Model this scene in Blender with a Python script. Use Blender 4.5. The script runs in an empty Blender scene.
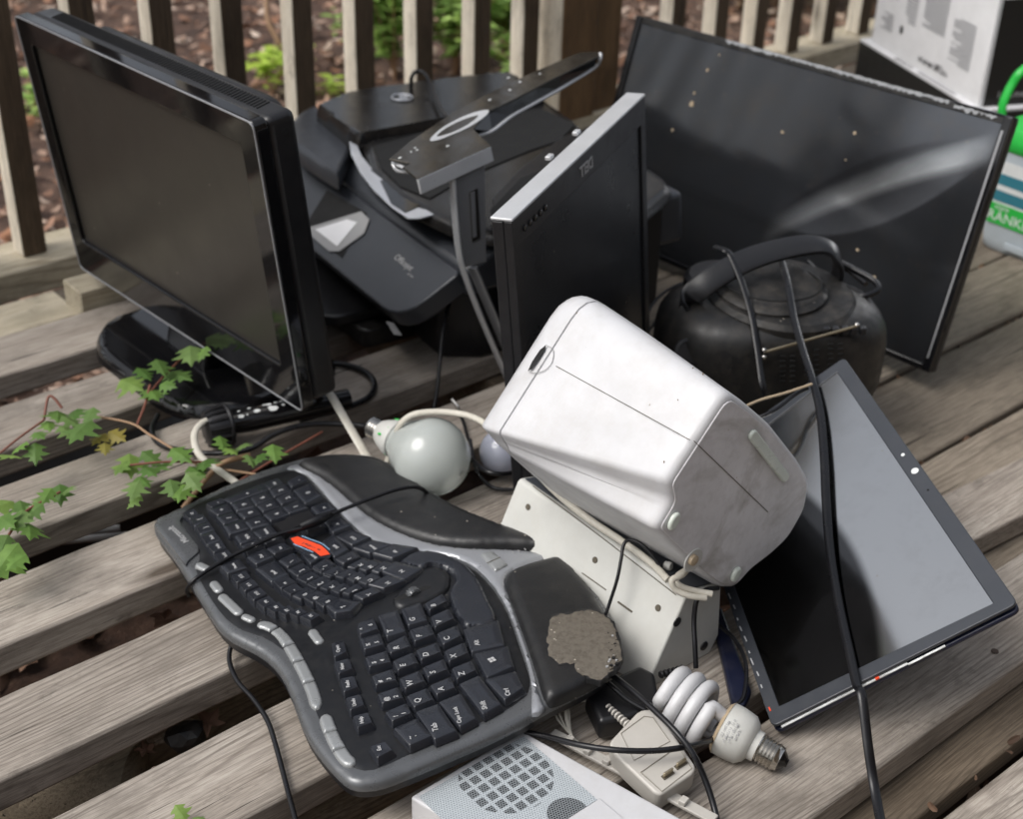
import bpy, bmesh, math, random
import numpy as np
from mathutils import Vector, Matrix
from mathutils.geometry import delaunay_2d_cdt
R_ = math.radians
random.seed(7)
rng = np.random.default_rng(7)
scene = bpy.context.scene
COL = scene.collection

# ------------------------------------------------------------------ camera
F = 1430.73
CAMR = np.array([[0.7644, 0.3151, -0.5625], [-0.6442, 0.4081, -0.6469], [0.0257, 0.8568, 0.5150]])
u_, _, v_ = np.linalg.svd(CAMR); CAMR = u_ @ v_
CAM = np.array([0., 0., 1.])
def ray(px, py): return CAMR @ np.array([px-511.5, 409.5-py, -F])
def at(px, py, z=0.0):                       # point of the horizontal plane at height z
    d = ray(px, py); t = (z-1.0)/d[2]; return CAM+t*d
def aty(px, py, Y):
    d = ray(px, py); return CAM+(Y/d[1])*d
def onp(px, py, P0, n):
    d = ray(px, py); t = ((np.array(P0)-CAM)@n)/(d@n); return CAM+t*d
cam = bpy.data.cameras.new('camera'); co = bpy.data.objects.new('camera', cam); COL.objects.link(co)
M = Matrix.Identity(4)
for i in range(3):
    for j in range(3): M[i][j] = CAMR[i][j]
M.translation = Vector(CAM); co.matrix_world = M
cam.sensor_width = 36; cam.lens = F/1023*36; cam.clip_start = .02; cam.clip_end = 200
cam.dof.use_dof = True; cam.dof.focus_distance = 1.32; cam.dof.aperture_fstop = 6.5
scene.camera = co

# ------------------------------------------------------------------ materials
def nodes(name):
    m = bpy.data.materials.new(name); m.use_nodes = True
    nt = m.node_tree; b = nt.nodes['Principled BSDF']; return m, nt, b
def N(nt, typ, **kw):
    n = nt.nodes.new(typ)
    for k, v in kw.items():
        if k in n.inputs: n.inputs[k].default_value = v
        else: setattr(n, k, v)
    return n
def link(nt, a, b): nt.links.new(a, b)
def ramp(nt, fac, stops):
    r = nt.nodes.new('ShaderNodeValToRGB'); e = r.color_ramp.elements
    while len(e) < len(stops): e.new(.5)
    for i, (p, c) in enumerate(stops):
        e[i].position = p; e[i].color = (*c, 1) if len(c) == 3 else c
    link(nt, fac, r.inputs[0]); return r.outputs[0]
def g3(v): return (v, v, v)
def coord(nt, scale=(1, 1, 1), rnd=False):
    tc = N(nt, 'ShaderNodeTexCoord'); mp = N(nt, 'ShaderNodeMapping'); mp.inputs['Scale'].default_value = scale
    src = tc.outputs['Object']
    if rnd:
        oi = N(nt, 'ShaderNodeObjectInfo'); ml = N(nt, 'ShaderNodeMath', operation='MULTIPLY'); ml.inputs[1].default_value = 37.0
        link(nt, oi.outputs['Random'], ml.inputs[0])
        va = N(nt, 'ShaderNodeVectorMath', operation='ADD'); link(nt, src, va.inputs[0])
        cb = N(nt, 'ShaderNodeCombineXYZ'); link(nt, ml.outputs[0], cb.inputs[0]); link(nt, ml.outputs[0], cb.inputs[2]); link(nt, cb.outputs[0], va.inputs[1]); src = va.outputs[0]
    link(nt, src, mp.inputs[0]); return mp.outputs[0]
def noise(nt, vec, scale, detail=4, rough=.5, dist=0):
    n = N(nt, 'ShaderNodeTexNoise'); n.inputs['Scale'].default_value = scale; n.inputs['Detail'].default_value = detail
    n.inputs['Roughness'].default_value = rough; n.inputs['Distortion'].default_value = dist
    if vec is not None: link(nt, vec, n.inputs['Vector'])
    return n.outputs['Fac']
def mixc(nt, fac, a, b, mode='MIX'):
    m = N(nt, 'ShaderNodeMix', data_type='RGBA', blend_type=mode)
    for sock, v in ((m.inputs[0], fac), (m.inputs[6], a), (m.inputs[7], b)):
        if hasattr(v, 'is_output') or isinstance(v, bpy.types.NodeSocket): link(nt, v, sock)
        elif isinstance(v, (int, float)): sock.default_value = v
        else: sock.default_value = (*v, 1)
    return m.outputs[2]
def bump(nt, b, h, strength=.2, dist=.002):
    bp = N(nt, 'ShaderNodeBump'); bp.inputs['Strength'].default_value = strength; bp.inputs['Distance'].default_value = dist
    link(nt, h, bp.inputs['Height']); link(nt, bp.outputs[0], b.inputs['Normal'])
def plastic(name, col, rough=.4, dust=0.0, dustcol=(.25, .22, .18), metal=0.0, grain=0.0, spec=.5, dscale=18, specks=0.0, coat=0.0, stain=0.0):
    m, nt, b = nodes(name)
    b.inputs['Roughness'].default_value = rough; b.inputs['Metallic'].default_value = metal
    b.inputs['Specular IOR Level'].default_value = spec; b.inputs['Coat Weight'].default_value = coat; b.inputs['Coat Roughness'].default_value = .05
    vec = coord(nt, rnd=True)
    n1 = noise(nt, vec, dscale, 6, .65)
    c = mixc(nt, ramp(nt, n1, [(.35, g3(0)), (.75, g3(1))]), tuple(x*(1-.12) for x in col), col)
    if dust > 0:
        f = ramp(nt, noise(nt, vec, dscale*1.7, 8, .75), [(.46, g3(0)), (.8, g3(dust))])
        c = mixc(nt, f, c, dustcol)
    if stain > 0:
        f = ramp(nt, noise(nt, vec, 9, 5, .6, 1.0), [(.50, g3(0)), (.64, g3(stain))])
        c = mixc(nt, f, c, tuple(x*.45 for x in (col[0], col[1]*.95, col[2]*.85)))
    if specks > 0:
        v = N(nt, 'ShaderNodeTexVoronoi'); v.inputs['Scale'].default_value = 140; link(nt, vec, v.inputs['Vector'])
        wn = N(nt, 'ShaderNodeSeparateColor'); link(nt, v.outputs['Color'], wn.inputs[0])
        a = ramp(nt, v.outputs['Distance'], [(.10, g3(1)), (.17, g3(0))]); bb = ramp(nt, wn.outputs[0], [(1-specks-.01, g3(0)), (1-specks, g3(.8))])
        f = mixc(nt, 1.0, a, bb, 'MULTIPLY'); c = mixc(nt, f, c, (.42, .38, .32))
    link(nt, c, b.inputs['Base Color'])
    rr = ramp(nt, noise(nt, vec, dscale*2.3, 5, .7), [(.3, g3(max(.02, rough-.06-dust*.1))), (.8, g3(min(1, rough+.1+dust*.35)))]); link(nt, rr, b.inputs['Roughness'])
    if grain > 0: bump(nt, b, noise(nt, vec, 900, 2, .5), grain, .0004)
    return m
def wood(name, c1, c2, dark, rough=.8, axis='x', ringamt=.75):
    m, nt, b = nodes(name)
    vec = coord(nt, (1, 1, 1), True)
    if axis == 'z':
        r9 = N(nt, 'ShaderNodeMapping'); r9.inputs['Rotation'].default_value = (0, R_(90), 0); link(nt, vec, r9.inputs[0]); vec = r9.outputs[0]
    def mapped(s, loc=(0, 0, 0)):
        mp = N(nt, 'ShaderNodeMapping'); mp.inputs['Scale'].default_value = s; mp.inputs['Location'].default_value = loc; link(nt, vec, mp.inputs[0]); return mp.outputs[0]
    def M_(op, a, b_=None, c=None):
        n = N(nt, 'ShaderNodeMath', operation=op)
        for i, v in enumerate((a, b_, c)):
            if v is None: continue
            if isinstance(v, (int, float)): n.inputs[i].default_value = v
            else: link(nt, v, n.inputs[i])
        return n.outputs[0]
    sp = N(nt, 'ShaderNodeSeparateXYZ'); link(nt, vec, sp.inputs[0])
    warp = noise(nt, mapped((1.5, 9, 9)), 1.0, 1, .3); jit = noise(nt, mapped((14, 60, 60)), 1.0, 3, .5)
    # growth rings: distance field pushed about by a slow warp -> long cathedral arches
    d = M_('ADD', M_('MULTIPLY_ADD', warp, .15, sp.outputs[1]), M_('MULTIPLY_ADD', jit, .0035, M_('MULTIPLY', sp.outputs[2], .9)))
    fr = M_('FRACT', M_('MULTIPLY', d, 120))
    ring = ramp(nt, fr, [(0, g3(.1)), (.55, g3(.12)), (.84, g3(1)), (.90, g3(.5)), (1.0, g3(.1))])
    fine = noise(nt, mapped((13, 420, 420)), 1.0, 4, .6); hair = noise(nt, mapped((34, 1100, 1100), (3, 1, 2)), 1.0, 2, .6)
    broad = noise(nt, mapped((2.4, 18, 18)), 1.0, 6, .62); blot = noise(nt, mapped((7, 13, 13), (5, 2, 9)), 1.0, 8, .68); grime = noise(nt, mapped((22, 34, 34)), 1.0, 8, .75)
    c = mixc(nt, ramp(nt, broad, [(.34, g3(0)), (.66, g3(1))]), c1, c2)
    c = mixc(nt, ramp(nt, fine, [(.36, g3(.5)), (.52, g3(0))]), c, dark)
    c = mixc(nt, ramp(nt, hair, [(.34, g3(.45)), (.50, g3(0))]), c, dark)
    c = mixc(nt, ramp(nt, hair, [(.56, g3(0)), (.74, g3(.35))]), c, tuple(min(1, x*1.35) for x in c2))
    rf = mixc(nt, 1.0, ring, ramp(nt, noise(nt, mapped((3, 14, 14), (1, 7, 3)), 1.0, 3, .5), [(.42, g3(.06)), (.60, g3(ringamt))]), 'MULTIPLY')
    c = mixc(nt, rf, c, tuple(x*.8 for x in dark))
    c = mixc(nt, ramp(nt, blot, [(.50, g3(0)), (.68, g3(.7))]), c, tuple(x*.50 for x in c1))
    c = mixc(nt, ramp(nt, grime, [(.57, g3(0)), (.70, g3(.5))]), c, (.075, .062, .052))
    crack = noise(nt, mapped((2.2, 150, 150), (2, 5, 1)), 1.0, 4, .55)
    ck = ramp(nt, crack, [(.30, g3(1)), (.335, g3(0))])
    c = mixc(nt, ck, c, (.02, .016, .012))
    knv = N(nt, 'ShaderNodeTexVoronoi'); knv.inputs['Scale'].default_value = 1.0; link(nt, mapped((2.3, 9, 9)), knv.inputs['Vector'])
    kn = ramp(nt, knv.outputs['Distance'], [(.05, g3(.85)), (.075, g3(.5)), (.14, g3(0))]); c = mixc(nt, kn, c, (.05, .034, .022))
    oi = N(nt, 'ShaderNodeObjectInfo'); hv = N(nt, 'ShaderNodeHueSaturation'); mm = N(nt, 'ShaderNodeMapRange')
    mm.inputs[3].default_value = .86; mm.inputs[4].default_value = 1.14; link(nt, oi.outputs['Random'], mm.inputs[0]); link(nt, mm.outputs[0], hv.inputs['Value']); link(nt, c, hv.inputs['Color'])
    link(nt, hv.outputs[0], b.inputs['Base Color'])
    b.inputs['Roughness'].default_value = rough; b.inputs['Specular IOR Level'].default_value = .3
    hs = M_('ADD', M_('ADD', fine, M_('MULTIPLY', hair, .4)), M_('ADD', M_('MULTIPLY', ck, -1.6), M_('MULTIPLY', rf, -.5)))
    bump(nt, b, hs, .5, .0011)
    return m
MAT = {}
MAT['slat'] = wood('weathered_wood', (.315, .272, .228), (.46, .412, .356), (.125, .10, .08))
MAT['deck'] = wood('brown_deck_wood', (.20, .165, .125), (.30, .255, .20), (.085, .066, .05))
MAT['dirty'] = wood('dirty_wood', (.15, .115, .08), (.21, .165, .12), (.06, .045, .03))
MAT['paletim'] = wood('pale_wood', (.50, .44, .32), (.60, .54, .42), (.26, .21, .14))
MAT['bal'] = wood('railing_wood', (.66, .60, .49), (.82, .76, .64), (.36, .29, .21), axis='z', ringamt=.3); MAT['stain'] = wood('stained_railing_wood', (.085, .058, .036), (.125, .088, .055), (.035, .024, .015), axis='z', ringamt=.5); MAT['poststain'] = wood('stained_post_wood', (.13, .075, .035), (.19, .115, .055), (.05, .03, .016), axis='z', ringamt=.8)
MAT['log'] = wood('old_log_wood', (.22, .185, .13), (.31, .26, .19), (.07, .055, .04))
MAT['gloss'] = plastic('gloss_black', (.006, .006, .007), .06, dust=.03, spec=.5, dscale=9)
MAT['black'] = plastic('matt_black', (.010, .010, .0115), .36, dust=.03, grain=.2)
MAT['blackd'] = plastic('dusty_black', (.010, .0098, .0095), .42, dust=.32, grain=.2, dustcol=(.10, .084, .066), dscale=26, specks=.01)
MAT['dusttop'] = plastic('dust_covered_black', (.012, .0115, .011), .55, dust=.6, dustcol=(.105, .09, .072), dscale=22, specks=.02)
MAT['printer'] = plastic('charcoal_plastic', (.040, .044, .052), .34, dust=.03, grain=.3)
MAT['printertop'] = plastic('charcoal_brushed', (.013, .0125, .0125), .20, dust=.06, grain=.25)
MAT['chrome'] = plastic('bright_trim', (.60, .62, .66), .22, metal=.3)
MAT['silver'] = plastic('silver_paint', (.64, .65, .66), .34, metal=.35, dust=.08)
MAT['silverd'] = plastic('silver_dark', (.32, .325, .335), .35, metal=.3, dust=.06)
MAT['olive'] = plastic('mirror_olive', (.11, .10, .085), .12, metal=.75, dust=.3, dustcol=(.10, .09, .07), specks=.03)
MAT['white'] = plastic('white_plastic', (.60, .60, .61), .38, dust=.6, dustcol=(.44, .42, .395), grain=.1, stain=.10, specks=.004, dscale=11)
MAT['white2'] = plastic('warm_white_plastic', (.56, .56, .525), .45, dust=.35, dustcol=(.45, .42, .36))
MAT['whitebase'] = plastic('soiled_white', (.70, .69, .70), .5, dust=.5, dustcol=(.27, .245, .235), stain=.75, specks=.01)
MAT['pad'] = plastic('rubber_pad', (.62, .67, .60), .3, dust=.15, dustcol=(.4, .42, .36))
MAT['beige'] = plastic('grey_beige_plastic', (.50, .475, .43), .4, dust=.15, dustcol=(.30, .27, .23))
MAT['cable'] = plastic('black_cable', (.007, .007, .0085), .30, dust=.02, spec=.4)
MAT['wcable'] = plastic('white_cable', (.60, .57, .49), .45, dust=.4, dustcol=(.33, .27, .19), dscale=60)
MAT['tcable'] = plastic('tan_cable', (.42, .33, .22), .5, dust=.3)
MAT['kcase'] = plastic('gunmetal', (.13, .135, .14), .28, metal=.4, dust=.02)
MAT['kcase2'] = plastic('gunmetal_light', (.36, .37, .39), .32, metal=.4, dust=.05)
MAT['kdeck'] = plastic('key_bed', (.007, .0075, .009), .36, dust=.05, dscale=40, specks=.015)
MAT['key'] = plastic('keycap', (.018, .020, .026), .22, spec=.6, dust=.03, grain=.12, dscale=30)
MAT['palm'] = plastic('palm_leatherette', (.010, .010, .0105), .42, dust=.05, grain=.4, specks=.02, dscale=25)
MAT['foam'] = plastic('worn_foam', (.145, .128, .105), .95, dust=.95, dustcol=(.05, .043, .036), dscale=90, specks=.16, spec=.1, grain=.8)
MAT['kbtn'] = plastic('silver_button', (.34, .35, .35), .30, metal=.4, dust=.0)
MAT['legend'] = plastic('legend_white', (.46, .46, .46), .6)
MAT['legendg'] = plastic('legend_grey', (.35, .35, .35), .6)
MAT['red'] = plastic('sticker_red', (.90, .075, .02), .45)
MAT['blue'] = plastic('sticker_blue', (.25, .42, .60), .45)
MAT['metal'] = plastic('bright_metal', (.62, .60, .56), .2, metal=1.0, dust=.1)
MAT['brass'] = plastic('dull_metal', (.42, .36, .25), .35, metal=.9)
MAT['green'] = plastic('green_plastic', (.03, .50, .07), .35, dust=.05)
MAT['tub'] = plastic('tub_plastic', (.50, .56, .60), .35, dust=.1)
MAT['photo'] = plastic('label_teal', (.04, .20, .26), .4)
MAT['photow'] = plastic('label_white', (.75, .77, .76), .4)
MAT['carton'] = plastic('white_carton', (.88, .88, .89), .5)
MAT['cartonk'] = plastic('black_carton', (.012, .012, .012), .45)
MAT['print'] = plastic('grey_print', (.42, .42, .43), .6)
MAT['ink'] = plastic('dark_print', (.06, .06, .06), .6)
MAT['void'] = plastic('dark_recess', (.004, .004, .004), .8)
MAT['navy'] = plastic('navy_plastic', (.010, .013, .035), .35, dust=.15)
MAT['gap'] = plastic('seam_dark', (.10, .085, .06), .8); MAT['gapl'] = plastic('seam_beige', (.27, .25, .21), .6); MAT['film'] = plastic('grey_film', (.34, .35, .36), .45, dust=.5, dustcol=(.08, .08, .08), dscale=90)

LAPC = [None]
def lcd(name, col, rough, dust=.1, specks=.01, bands=False, metal=0.0):
    m, nt, b = nodes(name); b.inputs['Metallic'].default_value = metal
    b.inputs['Specular IOR Level'].default_value = .5
    vec = coord(nt)
    c = mixc(nt, ramp(nt, noise(nt, vec, 22, 8, .75), [(.5, g3(0)), (.85, g3(dust))]), col, (.16, .14, .12))
    v = N(nt, 'ShaderNodeTexVoronoi'); v.inputs['Scale'].default_value = 90; link(nt, vec, v.inputs['Vector'])
    wn = N(nt, 'ShaderNodeSeparateColor'); link(nt, v.outputs['Color'], wn.inputs[0])
    f = mixc(nt, 1.0, ramp(nt, v.outputs['Distance'], [(.10, g3(1)), (.16, g3(0))]), ramp(nt, wn.outputs[0], [(.99-specks, g3(0)), (1-specks, g3(.7))]), 'MULTIPLY')
    c = mixc(nt, f, c, (.38, .33, .28))
    rsock = ramp(nt, noise(nt, vec, 14, 5, .6), [(.3, g3(rough*.85)), (.8, g3(min(1, rough*1.3)))])
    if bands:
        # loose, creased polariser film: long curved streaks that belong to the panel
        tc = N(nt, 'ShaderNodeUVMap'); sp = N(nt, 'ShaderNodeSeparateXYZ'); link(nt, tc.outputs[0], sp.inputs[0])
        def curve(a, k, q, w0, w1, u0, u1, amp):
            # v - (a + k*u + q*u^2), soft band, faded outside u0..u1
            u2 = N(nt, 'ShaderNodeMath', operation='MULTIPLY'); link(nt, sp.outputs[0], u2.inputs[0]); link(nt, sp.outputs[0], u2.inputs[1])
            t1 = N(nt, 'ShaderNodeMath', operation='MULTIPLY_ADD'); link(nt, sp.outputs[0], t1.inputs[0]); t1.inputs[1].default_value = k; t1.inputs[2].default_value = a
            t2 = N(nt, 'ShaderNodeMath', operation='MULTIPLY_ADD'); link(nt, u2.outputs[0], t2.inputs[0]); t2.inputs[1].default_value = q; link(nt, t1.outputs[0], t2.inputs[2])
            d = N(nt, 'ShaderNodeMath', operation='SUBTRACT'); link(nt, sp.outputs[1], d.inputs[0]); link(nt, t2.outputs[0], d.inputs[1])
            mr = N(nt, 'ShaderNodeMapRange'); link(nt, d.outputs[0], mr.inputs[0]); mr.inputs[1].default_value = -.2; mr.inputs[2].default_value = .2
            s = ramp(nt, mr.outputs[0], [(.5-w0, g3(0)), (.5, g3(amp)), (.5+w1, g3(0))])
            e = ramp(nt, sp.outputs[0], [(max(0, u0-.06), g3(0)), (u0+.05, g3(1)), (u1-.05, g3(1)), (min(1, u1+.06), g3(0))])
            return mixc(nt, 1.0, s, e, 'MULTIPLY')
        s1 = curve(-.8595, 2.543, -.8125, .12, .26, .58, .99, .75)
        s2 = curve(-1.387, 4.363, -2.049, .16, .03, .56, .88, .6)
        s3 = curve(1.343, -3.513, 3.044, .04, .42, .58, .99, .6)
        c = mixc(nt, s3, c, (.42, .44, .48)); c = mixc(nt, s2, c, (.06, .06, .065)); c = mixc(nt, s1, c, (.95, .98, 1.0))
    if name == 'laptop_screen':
        # dark reflection of the white appliance, painted into the left part's colour
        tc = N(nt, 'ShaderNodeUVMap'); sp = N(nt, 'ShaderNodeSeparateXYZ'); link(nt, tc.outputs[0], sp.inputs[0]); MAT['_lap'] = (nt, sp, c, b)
    link(nt, c, b.inputs['Base Color']); link(nt, rsock, b.inputs['Roughness'])
    return m
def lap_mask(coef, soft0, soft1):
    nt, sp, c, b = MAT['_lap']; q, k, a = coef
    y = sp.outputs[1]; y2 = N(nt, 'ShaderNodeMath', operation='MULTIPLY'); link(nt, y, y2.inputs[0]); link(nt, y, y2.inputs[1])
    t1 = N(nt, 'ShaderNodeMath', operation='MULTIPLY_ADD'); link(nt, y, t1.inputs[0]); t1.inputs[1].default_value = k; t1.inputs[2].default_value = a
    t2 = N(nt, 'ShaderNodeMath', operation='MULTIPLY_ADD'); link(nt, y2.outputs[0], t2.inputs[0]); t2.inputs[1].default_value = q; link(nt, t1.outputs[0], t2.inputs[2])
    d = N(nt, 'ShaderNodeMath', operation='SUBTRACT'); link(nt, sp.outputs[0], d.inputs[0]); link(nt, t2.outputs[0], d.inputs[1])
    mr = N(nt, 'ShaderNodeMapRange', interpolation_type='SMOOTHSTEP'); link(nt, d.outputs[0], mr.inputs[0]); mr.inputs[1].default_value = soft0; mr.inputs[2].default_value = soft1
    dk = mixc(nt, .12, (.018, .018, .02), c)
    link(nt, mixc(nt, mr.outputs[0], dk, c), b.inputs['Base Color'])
MAT['lcdtv'] = lcd('tv_screen', (.030, .027, .023), .33, .06, .002)
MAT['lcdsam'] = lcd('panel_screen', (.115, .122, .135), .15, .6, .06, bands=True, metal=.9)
MAT['lcddell'] = lcd('monitor_screen', (.010, .011, .013), .30, .05, .004)
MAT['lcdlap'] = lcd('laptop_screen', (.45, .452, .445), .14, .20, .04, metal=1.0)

# ------------------------------------------------------------------ object helpers
def tag(o, label=None, cat=None, group=None, kind=None):
    if label: o['label'] = label
    if cat: o['category'] = cat
    if group: o['group'] = group
    if kind: o['kind'] = kind
    return o
def thing(name, label, cat, loc, group=None):
    o = bpy.data.objects.new(name, None); COL.objects.link(o); o.location = Vector(loc); o.empty_display_size = .05
    return tag(o, label, cat, group)
def mk(name, verts, faces, mat, parent=None, smooth=40, bevel=0, seg=3, uv=None, loc=None, label=None):
    """verts in world coordinates -> one mesh object"""
    org = np.array(parent_world(parent) if parent is not None else (loc if loc is not None else (0, 0, 0)), float)
    V = np.asarray(verts, float)-org
    me = bpy.data.meshes.new(name); me.from_pydata([tuple(v) for v in V], [], [tuple(int(i) for i in f) for f in faces]); me.validate()
    bm = bmesh.new(); bm.from_mesh(me); bmesh.ops.recalc_face_normals(bm, faces=bm.faces); bm.to_mesh(me); bm.free()
    if uv is not None:
        ul = me.uv_layers.new(name='UVMap')
        for lp in me.loops: ul.data[lp.index].uv = uv[lp.vertex_index]
    mats = mat if isinstance(mat, (list, tuple)) else [mat]
    for mm in mats: me.materials.append(MAT[mm] if isinstance(mm, str) else mm)
    if smooth:
        for p in me.polygons: p.use_smooth = True
        me.set_sharp_from_angle(angle=R_(smooth))
    o = bpy.data.objects.new(name, me); COL.objects.link(o)
    if parent is not None: o.parent = parent
    elif loc is not None: o.location = Vector(loc)
    if bevel:
        md = o.modifiers.new('edge', 'BEVEL'); md.width = bevel; md.segments = seg; md.limit_method = 'ANGLE'; md.angle_limit = R_(28); md.harden_normals = False
    if label: o['label'] = label
    return o
def parent_world(o):
    p = Vector((0, 0, 0))
    while o is not None: p = p+o.location; o = o.parent
    return tuple(p)
class MB:
    def __init__(s): s.v = []; s.f = []
    def add(s, v, f):
        b = len(s.v); s.v += [tuple(map(float, x)) for x in v]; s.f += [tuple(i+b for i in q) for q in f]; return s
    def prism(s, poly, vec):
        poly = [np.array(p, float) for p in poly]; n = len(poly); vec = np.array(vec, float)
        s.add(poly+[p+vec for p in poly], [tuple(range(n)), tuple(range(2*n-1, n-1, -1))]+[(i, (i+1) % n, n+(i+1) % n, n+i) for i in range(n)]); return s
    def box(s, o, x, y, z):
        o, x, y, z = (np.array(q, float) for q in (o, x, y, z)); return s.prism([o, o+x, o+x+y, o+y], z)
    def tube(s, pts, r, k=8, res=6, cap=True, flat=None, spline=True):
        P = catmull(pts, res) if spline and len(pts) > 2 else [np.array(p, float) for p in pts]
        P = np.array(P); n = len(P)
        rr = np.full(n, r) if np.isscalar(r) else np.interp(np.linspace(0, 1, n), np.linspace(0, 1, len(r)), r)
        T = np.gradient(P, axis=0); T /= np.linalg.norm(T, axis=1)[:, None]+1e-12
        up = np.array([0, 0, 1.]) if abs(T[0][2]) < .9 else np.array([1., 0, 0])
        a = np.cross(T[0], up); a /= np.linalg.norm(a); V = []
        for i in range(n):
            a = a-T[i]*(a@T[i]); a /= np.linalg.norm(a)+1e-12; b = np.cross(T[i], a)
            for j in range(k):
                th = 2*math.pi*j/k; sx, sy = (1, 1) if flat is None else flat
                V.append(P[i]+rr[i]*(math.cos(th)*a*sx+math.sin(th)*b*sy))
        Fc = [(i*k+j, i*k+(j+1) % k, (i+1)*k+(j+1) % k, (i+1)*k+j) for i in range(n-1) for j in range(k)]
        if cap: Fc += [tuple(range(k-1, -1, -1)), tuple(range((n-1)*k, n*k))]
        return s.add(V, Fc)
    def lathe(s, o, ax, prof, k=32):
        o = np.array(o, float); ax = np.array(ax, float); ax /= np.linalg.norm(ax)
        up = np.array([0, 0, 1.]) if abs(ax[2]) < .9 else np.array([1., 0, 0])
        a = np.cross(ax, up); a /= np.linalg.norm(a); b = np.cross(ax, a); V = []
        for (h, r) in prof:
            for j in range(k):
                th = 2*math.pi*j/k; V.append(o+ax*h+r*(math.cos(th)*a+math.sin(th)*b))
        n = len(prof)
        Fc = [(i*k+j, i*k+(j+1) % k, (i+1)*k+(j+1) % k, (i+1)*k+j) for i in range(n-1) for j in range(k)]
        Fc += [tuple(range(k-1, -1, -1)), tuple(range((n-1)*k, n*k))]
        return s.add(V, Fc)
    def build(s, name, mat, parent=None, **kw): return mk(name, s.v, s.f, mat, parent, **kw)
def catmull(pts, res=6):
    P = [np.array(p, float) for p in pts]; P = [2*P[0]-P[1]]+P+[2*P[-1]-P[-2]]; out = []
    for i in range(1, len(P)-2):
        for k in range(res):
            t = k/res; a, b, c, d = P[i-1:i+3]
            out.append(.5*((2*b)+(-a+c)*t+(2*a-5*b+4*c-d)*t*t+(-a+3*b-3*c+d)*t**3))
    out.append(P[-2]); return out
class Frame:
    """a local plane: origin o, unit x, y, normal n"""
    def __init__(s, o, x, y):
        s.o = np.array(o, float); s.x = np.array(x, float); s.x /= np.linalg.norm(s.x)
        y = np.array(y, float); y = y-s.x*(y@s.x); s.y = y/np.linalg.norm(y); s.n = np.cross(s.x, s.y)
    def p(s, u, v, w=0): return s.o+s.x*u+s.y*v+s.n*w
    def uv(s, px, py, w=0):
        q = onp(px, py, s.o+s.n*w, s.n)-s.o; return np.array([q@s.x, q@s.y])
    def poly(s, pts, w=0): return [s.uv(a, b, w) for a, b in pts]
    def pts(s, uvs, w=0): return [s.p(a, b, w) for a, b in uvs]
def smooth_poly(pts, res=5):
    n = len(pts); out = []
    P = [np.array(p, float) for p in pts]
    for i in range(n):
        a, b, c, d = P[i-1], P[i], P[(i+1) % n], P[(i+2) % n]
        for k in range(res):
            t = k/res; out.append(.5*((2*b)+(-a+c)*t+(2*a-5*b+4*c-d)*t*t+(-a+3*b-3*c+d)*t**3))
    return out
def round_poly(pts, r, k=5):
    P = [np.array(p, float) for p in pts]; n = len(P); out = []
    rs = r if isinstance(r, (list, tuple)) else [r]*n
    for i in range(n):
        a, b, c = P[i-1], P[i], P[(i+1) % n]; rr = min(rs[i], .48*np.linalg.norm(a-b), .48*np.linalg.norm(c-b))
        p0 = b+(a-b)/np.linalg.norm(a-b)*rr; p1 = b+(c-b)/np.linalg.norm(c-b)*rr
        for j in range(k+1):
            t = j/k; out.append((1-t)**2*p0+2*t*(1-t)*b+t*t*p1)
    return out
def resample(poly, step):
    out = []
    for i in range(len(poly)):
        a = np.array(poly[i]); b = np.array(poly[(i+1) % len(poly)]); m = max(1, int(np.linalg.norm(b-a)/step))
        for j in range(m): out.append(a+(b-a)*j/m)
    return out
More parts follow.
